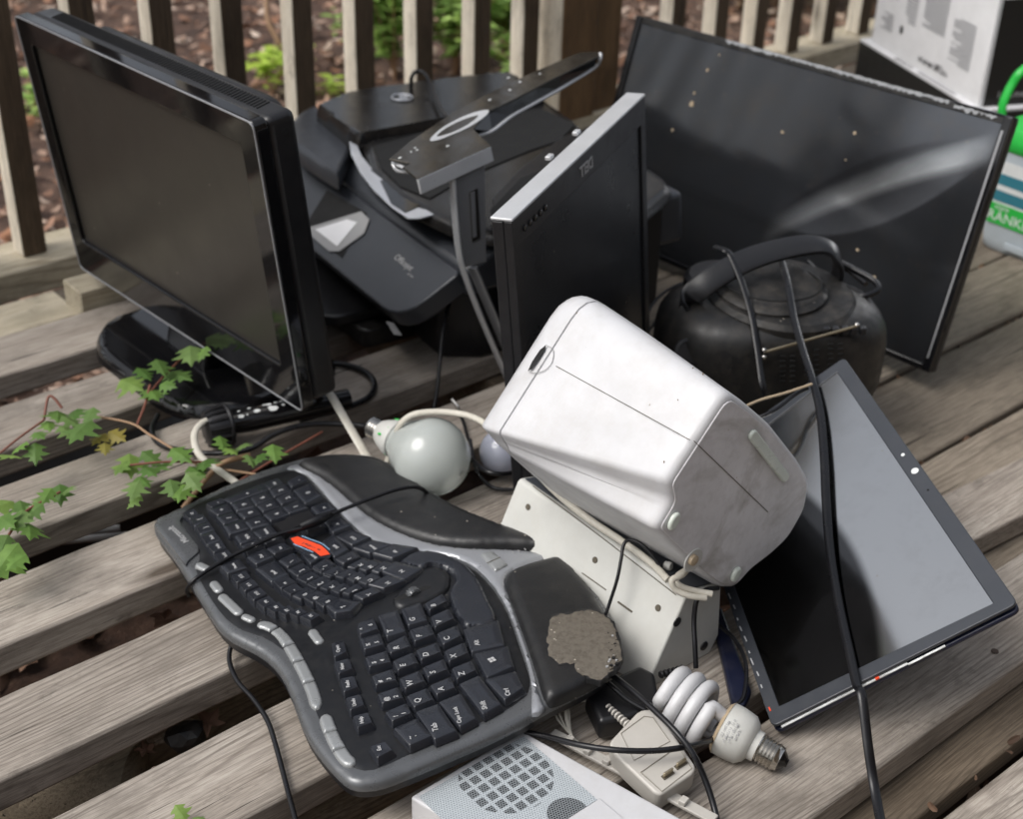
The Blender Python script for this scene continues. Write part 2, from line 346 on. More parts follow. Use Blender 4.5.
def pillow(name, poly, fr, H, r, step, mat, parent, depth=.005, hump=None, base=0.0, power=.5, label=None, smooth=50):
    """a polygon of frame fr raised to base+H with rounded shoulders of radius r; sides go down by depth"""
    B = np.array(resample(poly, step)); x0, y0 = B.min(0); x1, y1 = B.max(0)
    xs = np.arange(x0+step*.5, x1, step); ys = np.arange(y0+step*.5, y1, step)
    G = np.array([(x, y) for x in xs for y in ys])
    A = B; Bn = np.roll(B, -1, 0)
    def inside(Q):
        c = np.zeros(len(Q), bool)
        for (ax, ay), (bx, by) in zip(A, Bn):
            cond = (ay > Q[:, 1]) != (by > Q[:, 1])
            with np.errstate(divide='ignore', invalid='ignore'): xx = (bx-ax)*(Q[:, 1]-ay)/(by-ay)+ax
            c ^= cond & (Q[:, 0] < xx)
        return c
    def dist(Q):
        d = np.full(len(Q), 1e9)
        for a, b in zip(A, Bn):
            ab = b-a; L = ab@ab+1e-16; t = np.clip(((Q-a)@ab)/L, 0, 1); pr = a+t[:, None]*ab; d = np.minimum(d, np.linalg.norm(Q-pr, axis=1))
        return d
    G = G[inside(G)]; dg = dist(G); G = G[dg > step*.35]; dg = dg[dg > step*.35]
    allv = [Vector(p) for p in B]+[Vector(p) for p in G]; n = len(B)
    res = delaunay_2d_cdt(allv, [(i, (i+1) % n) for i in range(n)], [], 1, 1e-7)
    V2 = np.array([tuple(v) for v in res[0]]); Fc = [tuple(f) for f in res[2]]
    d2 = dist(V2); t = np.clip(d2/r, 0, 1) if r > 0 else np.ones(len(V2)); h = base+H*(1-(1-t)**2)**power
    if hump is not None: h = h+hump(V2[:, 0], V2[:, 1])
    W = [fr.p(V2[i, 0], V2[i, 1], h[i]) for i in range(len(V2))]
    # border loop = the original first n points (mapped)
    om = {}
    for i, src in enumerate(res[3]):
        for sidx in src: om[sidx] = i
    ring = [om[i] for i in range(n)]; m = len(W)
    Bt = [fr.p(*V2[i], h[i]-depth) for i in ring]
    W += Bt; Fc += [(ring[i], ring[(i+1) % n], m+(i+1) % n, m+i) for i in range(n)]+[tuple(m+i for i in range(n))]
    return mk(name, W, Fc, mat, parent, smooth=smooth, label=label)
def text(s, fr_o, xd, yd, size, mat, parent, name='lettering', ext=.0002, align='CENTER', bold=0):
    cu = bpy.data.curves.new('t', 'FONT'); cu.body = s; cu.size = size; cu.extrude = ext; cu.align_x = align; cu.align_y = 'CENTER'; cu.resolution_u = 3
    if bold: cu.offset = bold
    to = bpy.data.objects.new('t', cu); COL.objects.link(to); bpy.context.view_layer.update()
    me = bpy.data.meshes.new_from_object(to); bpy.data.objects.remove(to)
    xd = np.array(xd, float); xd /= np.linalg.norm(xd); yd = np.array(yd, float); yd = yd-xd*(yd@xd); yd /= np.linalg.norm(yd); nd = np.cross(xd, yd)
    V = [np.array(fr_o)+xd*v.co.x+yd*v.co.y+nd*v.co.z for v in me.vertices]; Fc = [tuple(p.vertices) for p in me.polygons]
    bpy.data.meshes.remove(me)
    if parent == 'raw': return V, Fc
    return mk(name, V, Fc, mat, parent, smooth=0)
def cable(name, label, pts, r, mat='cable', cat='cable', res=7, flat=None, group=None, k=10, parent=None, jit=.0):
    P = [at(*p) if isinstance(p, tuple) else p for p in pts]
    o = MB().tube(P, r, k, res, flat=flat)
    if parent is not None: return o.build(name, mat, parent, smooth=60)
    ob = mk(name, o.v, o.f, mat, None, smooth=60, loc=P[0]); return tag(ob, label, cat, group)

def scribble(o, xd, yd, width, h, mat, parent, name='small_print', seed=0, ext=.0002):
    """a row of tiny unreadable printed strokes"""
    r = random.Random(seed); xd = nrm0(xd); yd = nrm0(yd); nd = np.cross(xd, yd); m = MB(); x = -width/2
    while x < width/2:
        w = r.uniform(.12, .22)*h
        if r.random() < .16: x += h*.5; continue
        hh = h*r.choice([.7, .7, 1.0]); b_ = np.array(o)+xd*x-yd*h*.35
        m.box(b_, xd*w, yd*hh, nd*ext)
        if r.random() < .7: m.box(b_+yd*(hh-w if r.random() < .5 else 0), xd*h*.42, yd*w, nd*ext*1.1); 
        if r.random() < .5: m.box(b_+xd*h*.36, xd*w, yd*hh*r.uniform(.5, 1), nd*ext*1.2)
        x += h*.62
    return m.build(name, mat, parent, smooth=0)
def nrm0(v): v = np.array(v, float); return v/np.linalg.norm(v)
# ================================================================== SETTING
def board(parent, name, x0, x1, y0, y1, ztop, th, mat, tilt=0.0, seed=0, nick=True):
    r = random.Random(seed); n = 26; V = []; 
    for i in range(n+1):
        x = x0+(x1-x0)*i/n; j = lambda a: r.uniform(-a, a)
        V += [(x, y0+j(.0010), ztop+j(.0007)-tilt), (x, y1+j(.0010), ztop+j(.0007)+tilt), (x, y1+j(.001), ztop-th), (x, y0+j(.001), ztop-th)]
    Fc = [(i*4+a, i*4+(a+1) % 4, i*4+4+(a+1) % 4, i*4+4+a) for i in range(n) for a in range(4)]+[(3, 2, 1, 0), (n*4, n*4+1, n*4+2, n*4+3)]
    return mk(name, V, Fc, mat, parent, smooth=30, bevel=.0035, seg=2)
MAT['rust'] = plastic('rusty_iron', (.06, .035, .022), .7, dust=.3)
plat = thing('slatted_platform', 'low platform of weathered grey wooden slats with wide gaps under the heap of electronics', 'platform', (.2, 1.2, 0))
SL = [(1.756, 1.868, -.3, 1.25), (1.575, 1.684, -.3, 1.32), (1.388, 1.499, -.3, 1.27), (1.215, 1.323, -.3, 1.30), (1.034, 1.143, -.3, 1.25), (.85, .961, -.3, 1.29), (.67, .781, -.3, 1.245), (.525, .638, -.3, 3.0)]
for i, (a, b, x0, x1) in enumerate(SL): board(plat, 'slat', x0, x1, a, b, random.Random(i).uniform(-.0015, .0015), .038, 'slat', seed=i)
# rusty nail heads where the slats cross the joists
for i, (a, b, x0, x1) in enumerate(SL):
    for x in (1.175,) if i != 7 else (1.18, 1.55):
        for y in (a+.028, b-.028):
            MB().lathe((x+random.Random(i).uniform(-.006, .006), y, .0008), (0, 0, 1), [(0, .0042), (.0006, .0040), (.0009, .0001)], 12).build('nail_head', 'rust', plat)
# cross joists that carry the slats
for x in (-.12, 1.16): 
    mb = MB().box((x, .53, -.128), (.04, 0, 0), (0, 1.32, 0), (0, 0, .089)); mb.build('joist', 'dirty', plat, bevel=.003, smooth=30)
# deck boards on the right and under the platform end
dk = MB(); ys = [.478, .56, .719, .868, 1.035, 1.185, 1.335, 1.485, 1.635, 1.785, 1.935, 2.06]
deck = thing('deck', None, None, (2, 1.2, -.05)); deck['kind'] = 'structure'
for i in range(len(ys)-1):
    board(deck, 'deck_board', .45 if i == 0 else 1.215 if ys[i] < 1.8 else .78, 4.2, ys[i]+.004, ys[i+1]-.005, -.045+random.Random(i+50).uniform(-.002, .002), .03, 'dirty' if i == 0 else 'deck', seed=i+30)
for x in (1.5, 2.6, 3.8):
    MB().box((x, .20, -.20), (.05, 0, 0), (0, 1.90, 0), (0, 0, .12)).build('joist', 'dirty', deck, bevel=.003)
# lower step boards in front (bottom right)
step = thing('deck_step', None, None, (1.4, .3, -.1)); step['kind'] = 'structure'
board(step, 'step_board', .45, 3.2, .335, .470, -.052, .03, 'slat', seed=72)
board(step, 'step_board', .45, 3.2, .19, .328, -.050, .03, 'deck', seed=73)
# offcut block wedged at the corner of the screen panel
blk = MB(); p0 = at(893, 518, -.008); ex = at(1040, 448, -.008)-p0; ex[2] = 0; ex = ex/np.linalg.norm(ex); ey = np.array([ex[1], -ex[0], 0])
blk.box(p0+np.array([0, 0, -.034]), ex*.34, ey*.085, (0, 0, .034))
tag(mk('wood_offcut', blk.v, blk.f, 'slat', None, bevel=.004, loc=tuple(p0), smooth=30), 'short pale timber offcut lying on the deck beside the corner of the tilted screen panel', 'timber')

# bright sill board and rail
rl = thing('deck_railing', 'weathered wooden deck railing with square balusters and one thick post behind the heap', 'railing', (1.0, 2.12, -.04))
board(rl, 'bottom_rail', -.5, 4.6, 2.062, 2.175, 0.0, .05, 'paletim', seed=91)
BX = [-.06+.0, ]
def vx(px): return aty(px, 0, 2.119)[0]
xs = [vx(63)-.133*2, vx(63)-.133, vx(63), vx(142), vx(214), vx(285), vx(348), vx(409), vx(468), vx(518), vx(667), vx(711), vx(751), vx(786), vx(821), vx(856)]
x = xs[-1]
for k in range(9): x += .133; xs.append(x)
for k in range(4): xs.insert(0, xs[0]-.133)
for i, x in enumerate(xs):
    r = random.Random(i+200); V = []; n = 10; w = .041; tx = r.uniform(-.006, .006)
    for q in range(n+1):
        z = .001+q*.11; xx = x+tx*q/n
        V += [(xx+r.uniform(-.0006, .0006), 2.098, z), (xx+w, 2.098+r.uniform(-.0006, .0006), z), (xx+w, 2.098+w, z), (xx, 2.098+w, z)]
    Fc = [(a*4+b, a*4+(b+1) % 4, a*4+4+(b+1) % 4, a*4+4+b) for a in range(n) for b in range(4)]+[(3, 2, 1, 0), (n*4, n*4+1, n*4+2, n*4+3)]
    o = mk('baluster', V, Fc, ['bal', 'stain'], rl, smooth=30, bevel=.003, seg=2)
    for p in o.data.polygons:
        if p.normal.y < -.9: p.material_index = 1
px0 = vx(545)
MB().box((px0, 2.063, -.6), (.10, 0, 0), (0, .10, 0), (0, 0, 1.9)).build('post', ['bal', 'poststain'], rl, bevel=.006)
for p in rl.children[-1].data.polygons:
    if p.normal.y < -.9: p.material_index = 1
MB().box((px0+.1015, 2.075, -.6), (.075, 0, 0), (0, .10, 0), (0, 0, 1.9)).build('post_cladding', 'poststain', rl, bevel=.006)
board(rl, 'top_rail', -.5, 4.6, 2.07, 2.17, 1.14, .038, 'paletim', seed=92)
# pale board between rail and the first slat + short riser block by the television
sb = mk('edge_board', *(lambda m: (m.v, m.f))(MB().box((-.4, 1.885, -.045), (1.17, 0, 0), (0, .10, 0), (0, 0, .035))), 'paletim', None, bevel=.004, loc=(.2, 1.93, -.04), smooth=30)
tag(sb, 'bright pale board lying between the railing and the first grey slat', 'board')
q = at(92, 300, 0)
rb = mk('riser_block', *(lambda m: (m.v, m.f))(MB().box((.765, 1.872, -.045), (.13, 0, 0), (0, .06, 0), (0, 0, .075))), 'paletim', None, bevel=.003, loc=(.8, 1.9, 0), smooth=30)
tag(rb, 'short pale wooden block standing behind the lower corner of the television', 'block')

# ------------------------------------------------------------------ ground
def mulch():
    m, nt, b = nodes('mulch_ground'); vec = coord(nt)
    c = ramp(nt, noise(nt, vec, 16, 10, .7), [(.3, (.03, .02, .015)), (.5, (.09, .05, .034)), (.7, (.18, .11, .075))])
    link(nt, c, b.inputs['Base Color']); b.inputs['Roughness'].default_value = .95; bump(nt, b, noise(nt, vec, 30, 8, .7), .8, .02); return m
MAT['mulch'] = mulch()
def leafmat(name, cols, rough=.7, trans=0.0):
    m, nt, b = nodes(name); g = N(nt, 'ShaderNodeNewGeometry'); c = ramp(nt, g.outputs['Random Per Island'], [(i/(len(cols)-1), q) for i, q in enumerate(cols)])
    vec = coord(nt); c = mixc(nt, ramp(nt, noise(nt, vec, 60, 4, .6), [(.3, g3(.0)), (.7, g3(.45))]), c, tuple(x*.6 for x in cols[0]))
    link(nt, c, b.inputs['Base Color']); b.inputs['Roughness'].default_value = rough; b.inputs['Specular IOR Level'].default_value = .3
    if trans:
        t = N(nt, 'ShaderNodeBsdfTranslucent'); link(nt, c, t.inputs[0]); ms = N(nt, 'ShaderNodeMixShader'); ms.inputs[0].default_value = trans
        link(nt, b.outputs[0], ms.inputs[1]); link(nt, t.outputs[0], ms.inputs[2]); link(nt, ms.outputs[0], nt.nodes['Material Output'].inputs[0])
    return m
MAT['litter'] = leafmat('dead_leaf', [(.15, .082, .055), (.30, .16, .10), (.42, .26, .18), (.66, .54, .44), (.21, .12, .08), (.50, .35, .26), (.10, .062, .045), (.40, .19, .10)])
MAT['leaf'] = leafmat('vine_leaf', [(.10, .20, .045), (.19, .34, .075), (.30, .44, .10), (.14, .25, .065), (.24, .36, .12)], .5, .35)
MAT['leafy'] = leafmat('yellow_leaf', [(.34, .26, .05), (.26, .24, .06)], .5, .3)
MAT['weed'] = leafmat('weed_leaf', [(.26, .42, .12), (.40, .60, .16), (.56, .74, .22), (.30, .48, .14)], .5, .35)
MAT['weedb'] = leafmat('bright_weed_leaf', [(.48, .66, .10), (.62, .78, .14), (.42, .60, .10)], .5, .4)
MAT['wood_far'] = leafmat('wood_leaf', [(.02, .035, .012), (.04, .06, .02), (.055, .085, .03)], .6, .2)
MAT['bark'] = plastic('bark', (.07, .055, .045), .9, dust=.3)
MAT['stem'] = plastic('red_stem', (.20, .07, .045), .5)
MAT['stemt'] = plastic('tan_stem', (.34, .21, .12), .6)
n = 60; V = []; Fc = []
for i in range(n+1):
    for j in range(n+1):
        a, b = (i/n*2-1), (j/n*2-1); x = 1.2+math.copysign(abs(a)**2.6, a)*60; y = 1.6+math.copysign(abs(b)**2.6, b)*60
        V.append((x, y, -.30+.012*math.sin(x*5)*math.cos(y*6)+max(0, y-3)*.03))
Fc = [(i*(n+1)+j, (i+1)*(n+1)+j, (i+1)*(n+1)+j+1, i*(n+1)+j+1) for i in range(n) for j in range(n)]
tag(mk('ground', V, Fc, 'mulch', None, smooth=60), kind='structure')
def gz(x, y): return -.30+.012*math.sin(x*5)*math.cos(y*6)+max(0, y-3)*.03
# dead leaves
mb = MB(); r = random.Random(3)
def dead(mb, x, y, z, s, r, tilt=.5):
    a = r.uniform(0, 6.28); n = 7; e = Matrix.Rotation(a, 3, 'Z') @ Matrix.Rotation(r.uniform(-tilt, tilt), 3, 'X') @ Matrix.Rotation(r.uniform(-tilt, tilt), 3, 'Y')
    asp = r.uniform(.35, .7); pts = []
    for k in range(8):
        th = k/8*6.283; q = (1+.25*r.uniform(-1, 1))*s; p = e @ Vector((math.cos(th)*q, math.sin(th)*q*asp, .25*s*math.cos(th*2)*r.uniform(.3, 1))); pts.append((x+p.x, y+p.y, z+p.z))
    mb.add([(x, y, z+.1*s)]+pts, [(0, k+1, (k+1) % 8+1) for k in range(8)])
for i in range(17000):
    x = r.uniform(-.6, 5.8); y = 2.0+r.random()**1.5*4.2; dead(mb, x, y, gz(x, y)+r.uniform(.003, .035), r.uniform(.007, .026), r)
for i in range(600):
    x = r.uniform(-.3, 1.3); y = r.uniform(.3, 2.0); dead(mb, x, y, gz(x, y)+r.uniform(.003, .03), r.uniform(.014, .036), r)
tag(mb.build('leaf_litter', 'litter', None, smooth=0), kind='stuff')
# crumbs and leaf bits caught in the deck gaps
mb = MB()
for g in ys[3:8]:
    for k in range(60):
        x = r.uniform(1.25, 3.2); dead(mb, x, g+r.uniform(-.004, .004), -.05+r.uniform(-.006, .002), r.uniform(.004, .011), r, .8)
for k in range(16):
    x = r.uniform(.9, 1.6); dead(mb, x, .476+r.uniform(-.012, .03)*r.random(), -.043+r.uniform(0, .003), r.uniform(.003, .008), r, .5)
MAT['crumb'] = leafmat('crumb_leaf', [(.06, .035, .022), (.13, .075, .045), (.20, .11, .06)])
tag(mb.build('leaf_debris', 'crumb', None, smooth=0), kind='stuff')
# weeds beyond the railing
def leafblade(mb, p, d, s, asp, r, up=(0, 0, 1)):
    d = Vector(d).normalized(); sd = d.cross(Vector(up)); sd = sd.normalized() if sd.length > 1e-3 else Vector((1, 0, 0)); nn = sd.cross(d); p = Vector(p)
    pr = [(0, .05), (.3, .5), (.6, .42), (1.0, 0)]
    L = [p+d*s*t+sd*s*asp*w+nn*s*.12*w for t, w in pr]; Rr = [p+d*s*t-sd*s*asp*w+nn*s*.12*w for t, w in pr]; Cc = [p+d*s*t-nn*s*.04 for t, w in pr]
    mb.add(L+Cc+Rr, [(0, 1, 5, 4), (1, 2, 6, 5), (2, 3, 7, 6), (4, 5, 9, 8), (5, 6, 10, 9), (6, 7, 11, 10)])
def weed(label, px, py, hgt, spread, nst, nl, mat, seed, ls=(.02, .045), name='weed'):
    r = random.Random(seed); b = at(px, py, -.28); b[2] = gz(b[0], b[1]); t = thing(name, label, 'plant', tuple(b), 'weeds beyond the railing'); st = MB(); lf = MB()
    for k in range(nst):
        a = r.uniform(0, 6.28); q = r.uniform(.3, 1)*spread; top = np.array([b[0]+math.cos(a)*q, b[1]+math.sin(a)*q, b[2]+hgt*r.uniform(.5, 1)]); mid = (b+top)/2+np.array([0, 0, hgt*.2])
        C_ = catmull([b, mid, top], 6); st.tube([b, mid, top], .0016, 5, 4)
        for j in range(nl):
            p = C_[r.randrange(3, len(C_))]+np.array([r.uniform(-.02, .02) for _ in range(3)]); a2 = r.uniform(0, 6.28); leafblade(lf, p, (math.cos(a2), math.sin(a2), r.uniform(-.3, .4)), r.uniform(*ls), r.uniform(.5, .8), r)
    st.build('stem', 'stemt', t, smooth=60); lf.build('leaves', mat, t, smooth=0)
weed('bright yellow-green weed seen just right of the television between balusters', 272, 92, .15, .11, 9, 11, 'weedb', 1, (.02, .05))
weed('low bright green sprout beside the printer lid in the fourth gap of the railing', 325, 92, .06, .10, 6, 8, 'weedb', 2)
weed('tall green weed between balusters above the printer logo', 395, 75, .34, .12, 16, 26, 'weed', 3, (.03, .06))
weed('dense broad green weed in the gap right of the printer logo', 455, 70, .30, .17, 20, 26, 'weed', 4, (.03, .06))
weed('leafy green weed in the gap just left of the thick post', 505, 55, .28, .14, 18, 26, 'weed', 5, (.03, .06))
weed('pale green ground weed at the foot of the thick post', 530, 85, .16, .12, 14, 18, 'weed', 6, (.02, .05))
weed('bright green shrubby weed beyond the railing left of the white carton', 740, 5, .24, .2, 16, 16, 'weedb', 7, (.03, .06))
weed('brightest green clump beyond the railing beside the white carton', 815, 0, .30, .32, 24, 20, 'weedb', 8, (.03, .06))
weed('green weed growing low in the gap between the balusters left of the tall weed', 362, 55, .16, .09, 8, 14, 'weed', 12, (.02, .045))
weed('small green weed seen between the first balusters left of the television', 33, 120, .14, .08, 6, 9, 'weed', 9)
weed('single sprig of green leaves beside the television foot of the railing', 78, 285, .07, .05, 5, 6, 'weed', 10, (.012, .025))
weed('dark leafy weed at the top left behind the television corner', 42, 2, .18, .12, 8, 10, 'weed', 11)
vt = [at(266, -10, -.05), at(268, 20, -.12), at(284, 52, -.2), at(288, 75, -.28)]
o = MB().tube(vt, .0065, 7, 8); tag(mk('dry_vine', o.v, o.f, MAT['stemy'] if 'stemy' in MAT else 'stemt', None, smooth=60, loc=tuple(vt[3])), 'curved yellow dry vine stem beyond the railing', 'vine')

hw = MB().box((-3.5, -2.05, -.32), (8.5, 0, 0), (0, .12, 0), (0, 0, 3.0))  # wall added out of view, blocks sky light to darken camera-facing sides
for k in range(22): hw.add([(-3.5, -1.93, -.30+k*.135), (5.0, -1.93, -.30+k*.135), (5.0, -1.908, -.30+k*.135), (-3.5, -1.908, -.30+k*.135), (-3.5, -1.928, -.165+k*.135), (5.0, -1.928, -.165+k*.135)], [(0, 1, 2, 3), (3, 2, 5, 4)])
tag(mk('sky_block_wall', hw.v, hw.f, 'dirty', None, smooth=0, loc=(0, -2.05, -.32)), 'unseen dark brown lapped board wall added behind the camera to block sky light', 'wall')
# things lying on the ground under the slats
def logthing(p, q, rad, label, seed):
    r = random.Random(seed); p = np.array(p, float); q = np.array(q, float); L = np.linalg.norm(q-p)
    m = MB().lathe(p, q-p, [(0, rad*.86), (.006, rad), (L*.3, rad*1.03), (L*.7, rad*.98), (L-.006, rad), (L, rad*.86)], 26)
    tag(mk('log', m.v, m.f, 'log', None, smooth=50, loc=tuple(p)), label, 'log', 'logs under the slats')
a = at(75, 740, -.13); logthing(a, a+np.array([.26, -.045, 0]), .055, 'split old log lying crosswise under the widest gap at the lower left', 1)
a = at(10, 780, -.15); logthing(a, a+np.array([.10, -.10, 0]), .05, 'dark log end in shadow at the lower left corner under the slats', 2)
a = at(262, 815, -.12); logthing(a, a+np.array([.30, -.03, .0]), .05, 'cracked log under the gap below the rounded keyboard corner', 3)
a = at(60, 800, -.12)
rk = MB(); 
for (px, py, rad, mt, lb) in [(185, 735, .022, 'blackd', 'dark lump of stone among dead leaves under the slat gap'), (160, 732, .017, 'dirty', 'grey broken stone beside the dark lump under the slats')]:
    c = at(px, py, -.075); bm = bmesh.new(); bmesh.ops.create_icosphere(bm, subdivisions=2, radius=rad); r = random.Random(px)
    for v in bm.verts: v.co *= r.uniform(.8, 1.15); v.co.z *= .7
    V = [np.array(v.co)+c for v in bm.verts]; Fc = [tuple(v.index for v in f.verts) for f in bm.faces]; bm.free()
    tag(mk('stone', V, Fc, mt, None, smooth=0, loc=tuple(c)), lb, 'stone')
def bigleaf(px, py, z, s, rot, mat, label, seed):
    c = at(px, py, z); r = random.Random(seed); pts = []
    for k in range(15):
        th = k/15*6.283+rot; q = s*(1.0 if k % 3 == 0 else .55 if k % 3 == 1 else .62)*r.uniform(.85, 1.1); pts.append(c+np.array([math.cos(th)*q, math.sin(th)*q, r.uniform(0, .25*s)]))
    tag(mk('dead_leaf', [c]+pts, [(0, k+1, (k+1) % 15+1) for k in range(15)], mat, None, smooth=0, loc=tuple(c)), label, 'leaf', 'dead leaves under the slats')
bigleaf(208, 722, -.075, .022, .4, 'litter', 'pointed brown dead leaf under the slat gap left of the keyboard', 1)
bigleaf(146, 750, -.078, .013, 1.4, 'litter', 'small orange dead leaf scrap on the log under the slats', 2)
bigleaf(275, 670, -.08, .02, 2.4, 'litter', 'curled brown dead leaf below the hanging keyboard cable', 3)
bigleaf(165, 620, -.08, .02, 3.4, 'litter', 'dark red dead leaf deep in the second gap from the bottom', 4)
# black bin and two rods under the slats
bn = thing('storage_bin', 'black plastic bin in the shade under the slats at the left', 'bin', tuple(at(90, 500, -.28)))
c = at(95, 470, -.16)
MB().box(c+np.array([-.16, -.10, -.12]), (.40, 0, 0), (0, .28, 0), (0, 0, .10)).build('body', 'black', bn, bevel=.012)
MB().box(c+np.array([-.17, -.11, -.022]), (.42, 0, 0), (0, .30, 0), (0, 0, .018)).build('rim', 'black', bn, bevel=.006)
for i, (p, q) in enumerate([((62, 541, -.11), (128, 535, -.11)), ((64, 533, -.11), (120, 528, -.11))]):
    a, b = at(*p), at(*q); o = MB().tube([a, (a+b)/2, b], .005, 8, 2); tag(mk('metal_rod', o.v, o.f, 'silverd', None, smooth=60, loc=tuple(a)), ['lower grey metal rod lying under the slats near the left edge', 'upper grey metal rod lying under the slats near the left edge'][i], 'rod', 'rods under the slats')

# woods round the deck (seen only as reflections and from a step aside)
mb = MB(); r = random.Random(11); tr = MB()
def tree_at(x, y, h):
    z = gz(x, y)-.1; tr.tube([(x, y, z), (x+r.uniform(-.2, .2), y+r.uniform(-.2, .2), z+h*.5), (x+r.uniform(-.5, .5), y+r.uniform(-.5, .5), z+h)], [.13, .10, .03], 8, 4)
    for k in range(340):
        a = r.uniform(0, 6.28); q = r.random()**.6*h*.30; zz = z+h*r.uniform(.12, 1.0); p = (x+math.cos(a)*q, y+math.sin(a)*q, zz); s = r.uniform(.15, .34)
        a2 = r.uniform(0, 6.28); leafblade(mb, p, (math.cos(a2), math.sin(a2), r.uniform(-.5, .5)), s, .6, r)
for k in range(30):
    a = R_(20+k*11.5+r.uniform(-3, 3)); d = r.uniform(8.5, 13)
    tree_at(1+math.cos(a)*d, 1.5+math.sin(a)*d, r.uniform(3.2, 5.2))
wd = thing('woods', None, None, (1, 9, -.2)); wd['kind'] = 'stuff'
mb.build('foliage', 'wood_far', wd, smooth=0); tr.build('trunks', 'bark', wd, smooth=60)

# ------------------------------------------------------------------ vine with lobed leaves
def lobed(mb, c, s, ang, r, tilt=.45):
    hf = [(.10, .20), (.20, .46), (.32, .66), (.40, .38), (.56, .42), (.68, .86), (.80, .56), (.84, .28), (1.06, .40), (1.10, .16)]
    prof = [(0, 0)]+[(a, -b) for a, b in hf]+[(1.42, 0)]+hf[::-1]
    e = Matrix.Rotation(ang, 3, 'Z') @ Matrix.Rotation(r.uniform(-tilt, tilt), 3, 'X') @ Matrix.Rotation(r.uniform(-tilt*.6, tilt), 3, 'Y')
    pts = []; 
    for (a, b) in prof:
        a2 = (a-.55)*s; b2 = b*s*.85; z = -abs(b2)*.22-(a2**2)/s*.15; p = e @ Vector((a2*r.uniform(.96, 1.04), b2*r.uniform(.94, 1.06), z)); pts.append(np.array(c)+np.array(p))
    m = [np.array(c)+np.array(e @ Vector(((a-.55)*s, 0, .0))) for a in (.3, .6, .9)]
    V = pts+m; n = len(pts)
    Fc = [(0, 1, n), (1, 2, n), (2, 3, 4, n), (4, n+1, n), (4, 5, 6, n+1), (6, 7, 8, n+1), (8, n+2, n+1), (8, 9, 10, n+2), (10, 11, n+2)]
    Fc += [(0, n, 21), (21, n, 20), (20, n, 18, 19), (18, n, n+1), (18, n+1, 16, 17), (16, n+1, 14, 15), (14, n+1, n+2), (14, n+2, 12, 13), (12, n+2, 11)]
    mb.add(V, Fc)
def vine(label, loc, leaves, stems, z, mat='leaf', seed=0):
    r = random.Random(seed); t = thing('vine', label, 'plant', tuple(at(*loc, 0)), 'creeper growing up through the slats'); lf = MB(); st = MB(); ly = MB(); ny = 0
    for L in leaves:
        px, py, rad = L[:3]; zz = z+r.uniform(-.012, .012); c = at(px, py, zz); s = rad/900*.95*np.linalg.norm(c-CAM)*1.05
        tgt = ly if len(L) > 3 else lf; ny += len(L) > 3
        lobed(tgt, c, s, r.uniform(3.2, 5.2), r)
    for pts, w, m in stems: MB().tube([at(a, b, zz) for a, b, zz in pts], w, 7, 6).build('stem', m, t, smooth=60)
    lf.build('leaves', mat, t, smooth=0)
    if ny: ly.build('leaves', 'leafy', t, smooth=0, label='yellowing leaves')
vine('fresh green creeper sprig in front of the black foot of the television', (137, 425), [(129, 383, 17), (160, 365, 13), (190, 352, 17), (176, 374, 16), (152, 392, 15), (143, 372, 11), (166, 385, 10), (203, 352, 9)],
     [([(137, 425, .03), (145, 405, .04), (150, 385, .05)], .0018, 'stem'), ([(148, 395, .045), (165, 375, .05), (190, 350, .05)], .0014, 'stem')], .055, seed=1)
vine('creeper clump with some yellowing leaves at the left edge above the dark gap', (40, 440), [(8, 455, 13), (35, 451, 12), (66, 430, 11), (82, 428, 19), (58, 414, 15), (75, 413, 13), (38, 434, 10), (48, 424, 11), (90, 414, 11), (115, 435, 11, 1), (100, 437, 11, 1), (20, 446, 10), (70, 420, 12), (105, 447, 9, 1)],
     [([(0, 453, .03), (20, 437, .04), (44, 420, .05)], .0015, 'stem'), ([(44, 420, .05), (48, 398, .07), (54, 398, .07), (62, 408, .06)], .0018, 'stem'), ([(88, 415, .05), (130, 423, .05), (150, 435, .045), (178, 452, .04), (205, 470, .03)], .0016, 'stemt')], .055, seed=2)
vine('trailing creeper with many green leaves between the white cord and the keyboard', (185, 505), [(130, 462, 16), (150, 457, 12), (136, 487, 14), (160, 466, 13), (179, 453, 14), (205, 462, 16), (143, 480, 10), (182, 490, 14), (172, 487, 12), (222, 442, 10), (243, 445, 9), (250, 459, 9), (274, 451, 13), (260, 457, 9), (122, 466, 11), (148, 470, 12), (192, 480, 12), (196, 470, 12), (135, 500, 9), (230, 450, 9)],
     [([(183, 508, -.02), (197, 490, 0), (212, 472, .02), (225, 462, .03), (250, 455, .03)], .0034, 'stemt'), ([(214, 468, .02), (260, 475, .02), (320, 484, .015)], .0017, 'stemt'), ([(225, 490, .01), (265, 465, .02), (322, 432, .02)], .0017, 'stem'), ([(130, 465, .05), (165, 462, .05), (205, 462, .04)], .0014, 'stem')], .05, seed=3)
vine('creeper leaves hanging into the picture at the left edge over the pale slat', (15, 545), [(2, 505, 16), (22, 507, 13), (42, 497, 12), (35, 510, 11), (30, 528, 18), (60, 492, 13), (5, 520, 14), (7, 558, 21), (5, 542, 11), (48, 494, 10), (20, 518, 12), (68, 489, 9), (18, 560, 12)],
     [([(0, 548, .05), (12, 530, .06), (25, 512, .06), (60, 492, .06)], .0016, 'stem')], .06, seed=4)
vine('tiny green creeper leaf at the bottom edge on the front slat', (175, 815), [(180, 812, 10), (172, 818, 8), (198, 818, 7)], [([(180, 825, .005), (180, 815, .01)], .001, 'stem')], .012, seed=5)
